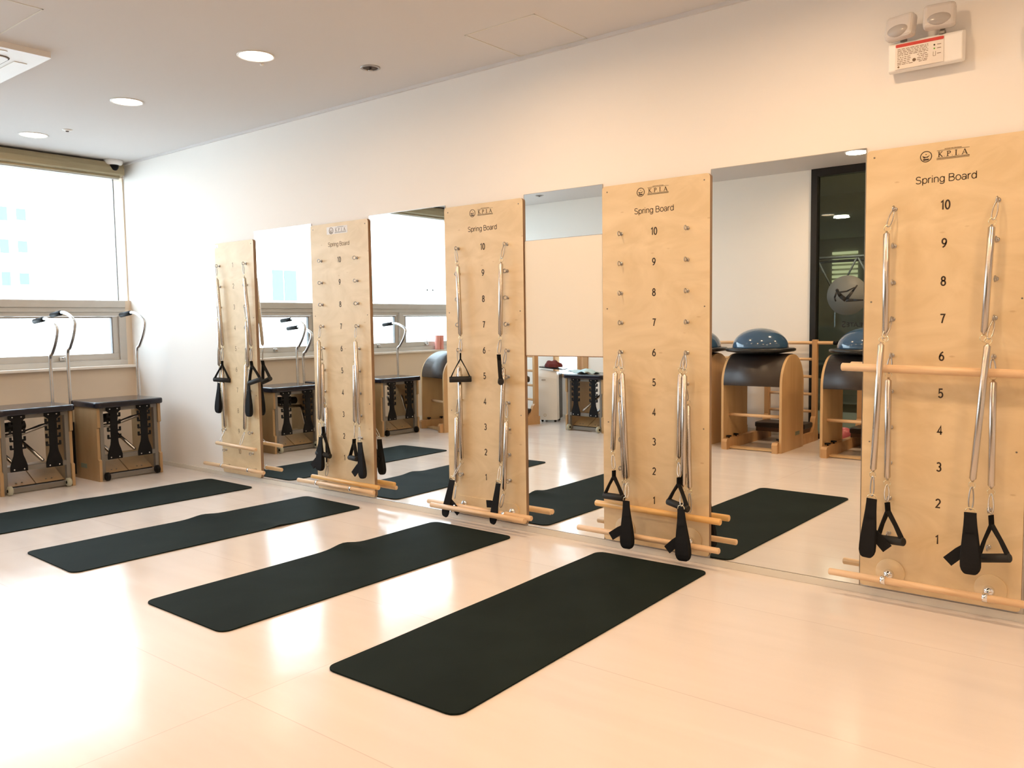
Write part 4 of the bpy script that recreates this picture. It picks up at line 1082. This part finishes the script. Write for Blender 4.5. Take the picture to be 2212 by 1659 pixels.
o = MB(); bm = bmesh.new(); bmesh.ops.create_uvsphere(bm, u_segments=32, v_segments=20, radius=.078); o.frombm(bm, True)
o = o.build('exercise_ball', mt['pinkball']); o.location = (-1.31, -4.40, .098 - .02); tag(o, 'small pink exercise ball on the floor by the glass partition in the mirror', 'ball')

# ------------------------------------------------------------------ portable air cooler, tray and cloth
t = thing('portable_air_cooler', (-4.715, -4.275, 0), 'white and black portable air cooler standing by the small window in the mirror', 'air cooler', None, -.36)
m = MB(); n = 14; 
o_ = [(-.115, -.10)] + [(-.115 + .23 * i / n, .0 + .020 * math.sin(PI * i / n)) for i in range(n + 1)] + [(.115, -.10)]
vs = []; fs = []
for z, k in ((.028, .98), (.04, 1.0), (.30, .985), (.52, .97), (.585, .95), (.60, .90)):
    for a, b in o_: vs.append((a * k, b * k + (.02 if z > .58 else 0) * -1, z + (.03 * (.5 - a / .23) if z > .5 else 0)))
kk = len(o_)
for j in range(5):
    for i in range(kk): fs.append((j*kk+i, j*kk+(i+1) % kk, (j+1)*kk+(i+1) % kk, (j+1)*kk+i))
fs += [tuple(range(kk))[::-1], tuple(5*kk + i for i in range(kk))]
m.add(vs, fs, False); m.build('front_shell', mt['acwhite'], t)
MB().box(-.112, .112, -.27, -.10, .03, .592, .012).build('rear_body', mt['acblack'], t)
MB().box(-.07, -.02, .012, .022, .50, .515, .002).build('air_slot', mt['greydk'], t)
MB().torus((-.03, .022, .085), .016, .002, (0, 1, 0), 20, 6).build('badge', mt['brass'], t)
for x in (-.08, .08):
    for y in (-.22, -.04): MB().cyl((x - .01, y, .016), (x + .01, y, .016), .016, 14).build('caster', mt['black'], t)
o = MB().prism(rrect(-.155, .155, -.10, .10, .03), 0, .012, 'z', .003).build('tray', mt['acblack']); o.location = (-4.70, -4.37, .640); o.rotation_euler = (0, .09, -.2)
tag(o, 'thin dark tray resting on top of the air cooler in the mirror', 'tray')
c = MB(); bm = bmesh.new(); bmesh.ops.create_icosphere(bm, subdivisions=4, radius=1.0)
for v in bm.verts:
    d = v.co.copy(); nz = .16 * math.sin(d.x * 7 + d.y * 5) * math.sin(d.y * 9 + 2) ; v.co = V((d.x * .115 * (1 + nz), d.y * .075 * (1 + nz), max(-.2, d.z) * .062 * (1 + nz * 1.5)))
c.frombm(bm, True); o = c.build('folded_cloth', mt['maroon']); o.location = (-4.71, -4.38, .668); tag(o, 'crumpled maroon cloth on the tray above the air cooler in the mirror', 'cloth')
for y, lb in ((-3.885, 'salmon pink cylinder on the window sill, left of the pair in the mirror'), (-3.955, 'salmon pink cylinder on the window sill, right of the pair in the mirror')):
    t = thing('pink_bottle', (-6.145, y, .868), lb, 'bottle', 'salmon bottles on the sill')
    MB().lathe([(0, 0), (.033, 0), (.034, .01), (.030, .05), (.034, .11), (.034, .172), (.031, .178), (0, .178)], n=24).build('body', mt['pinkb'], t)
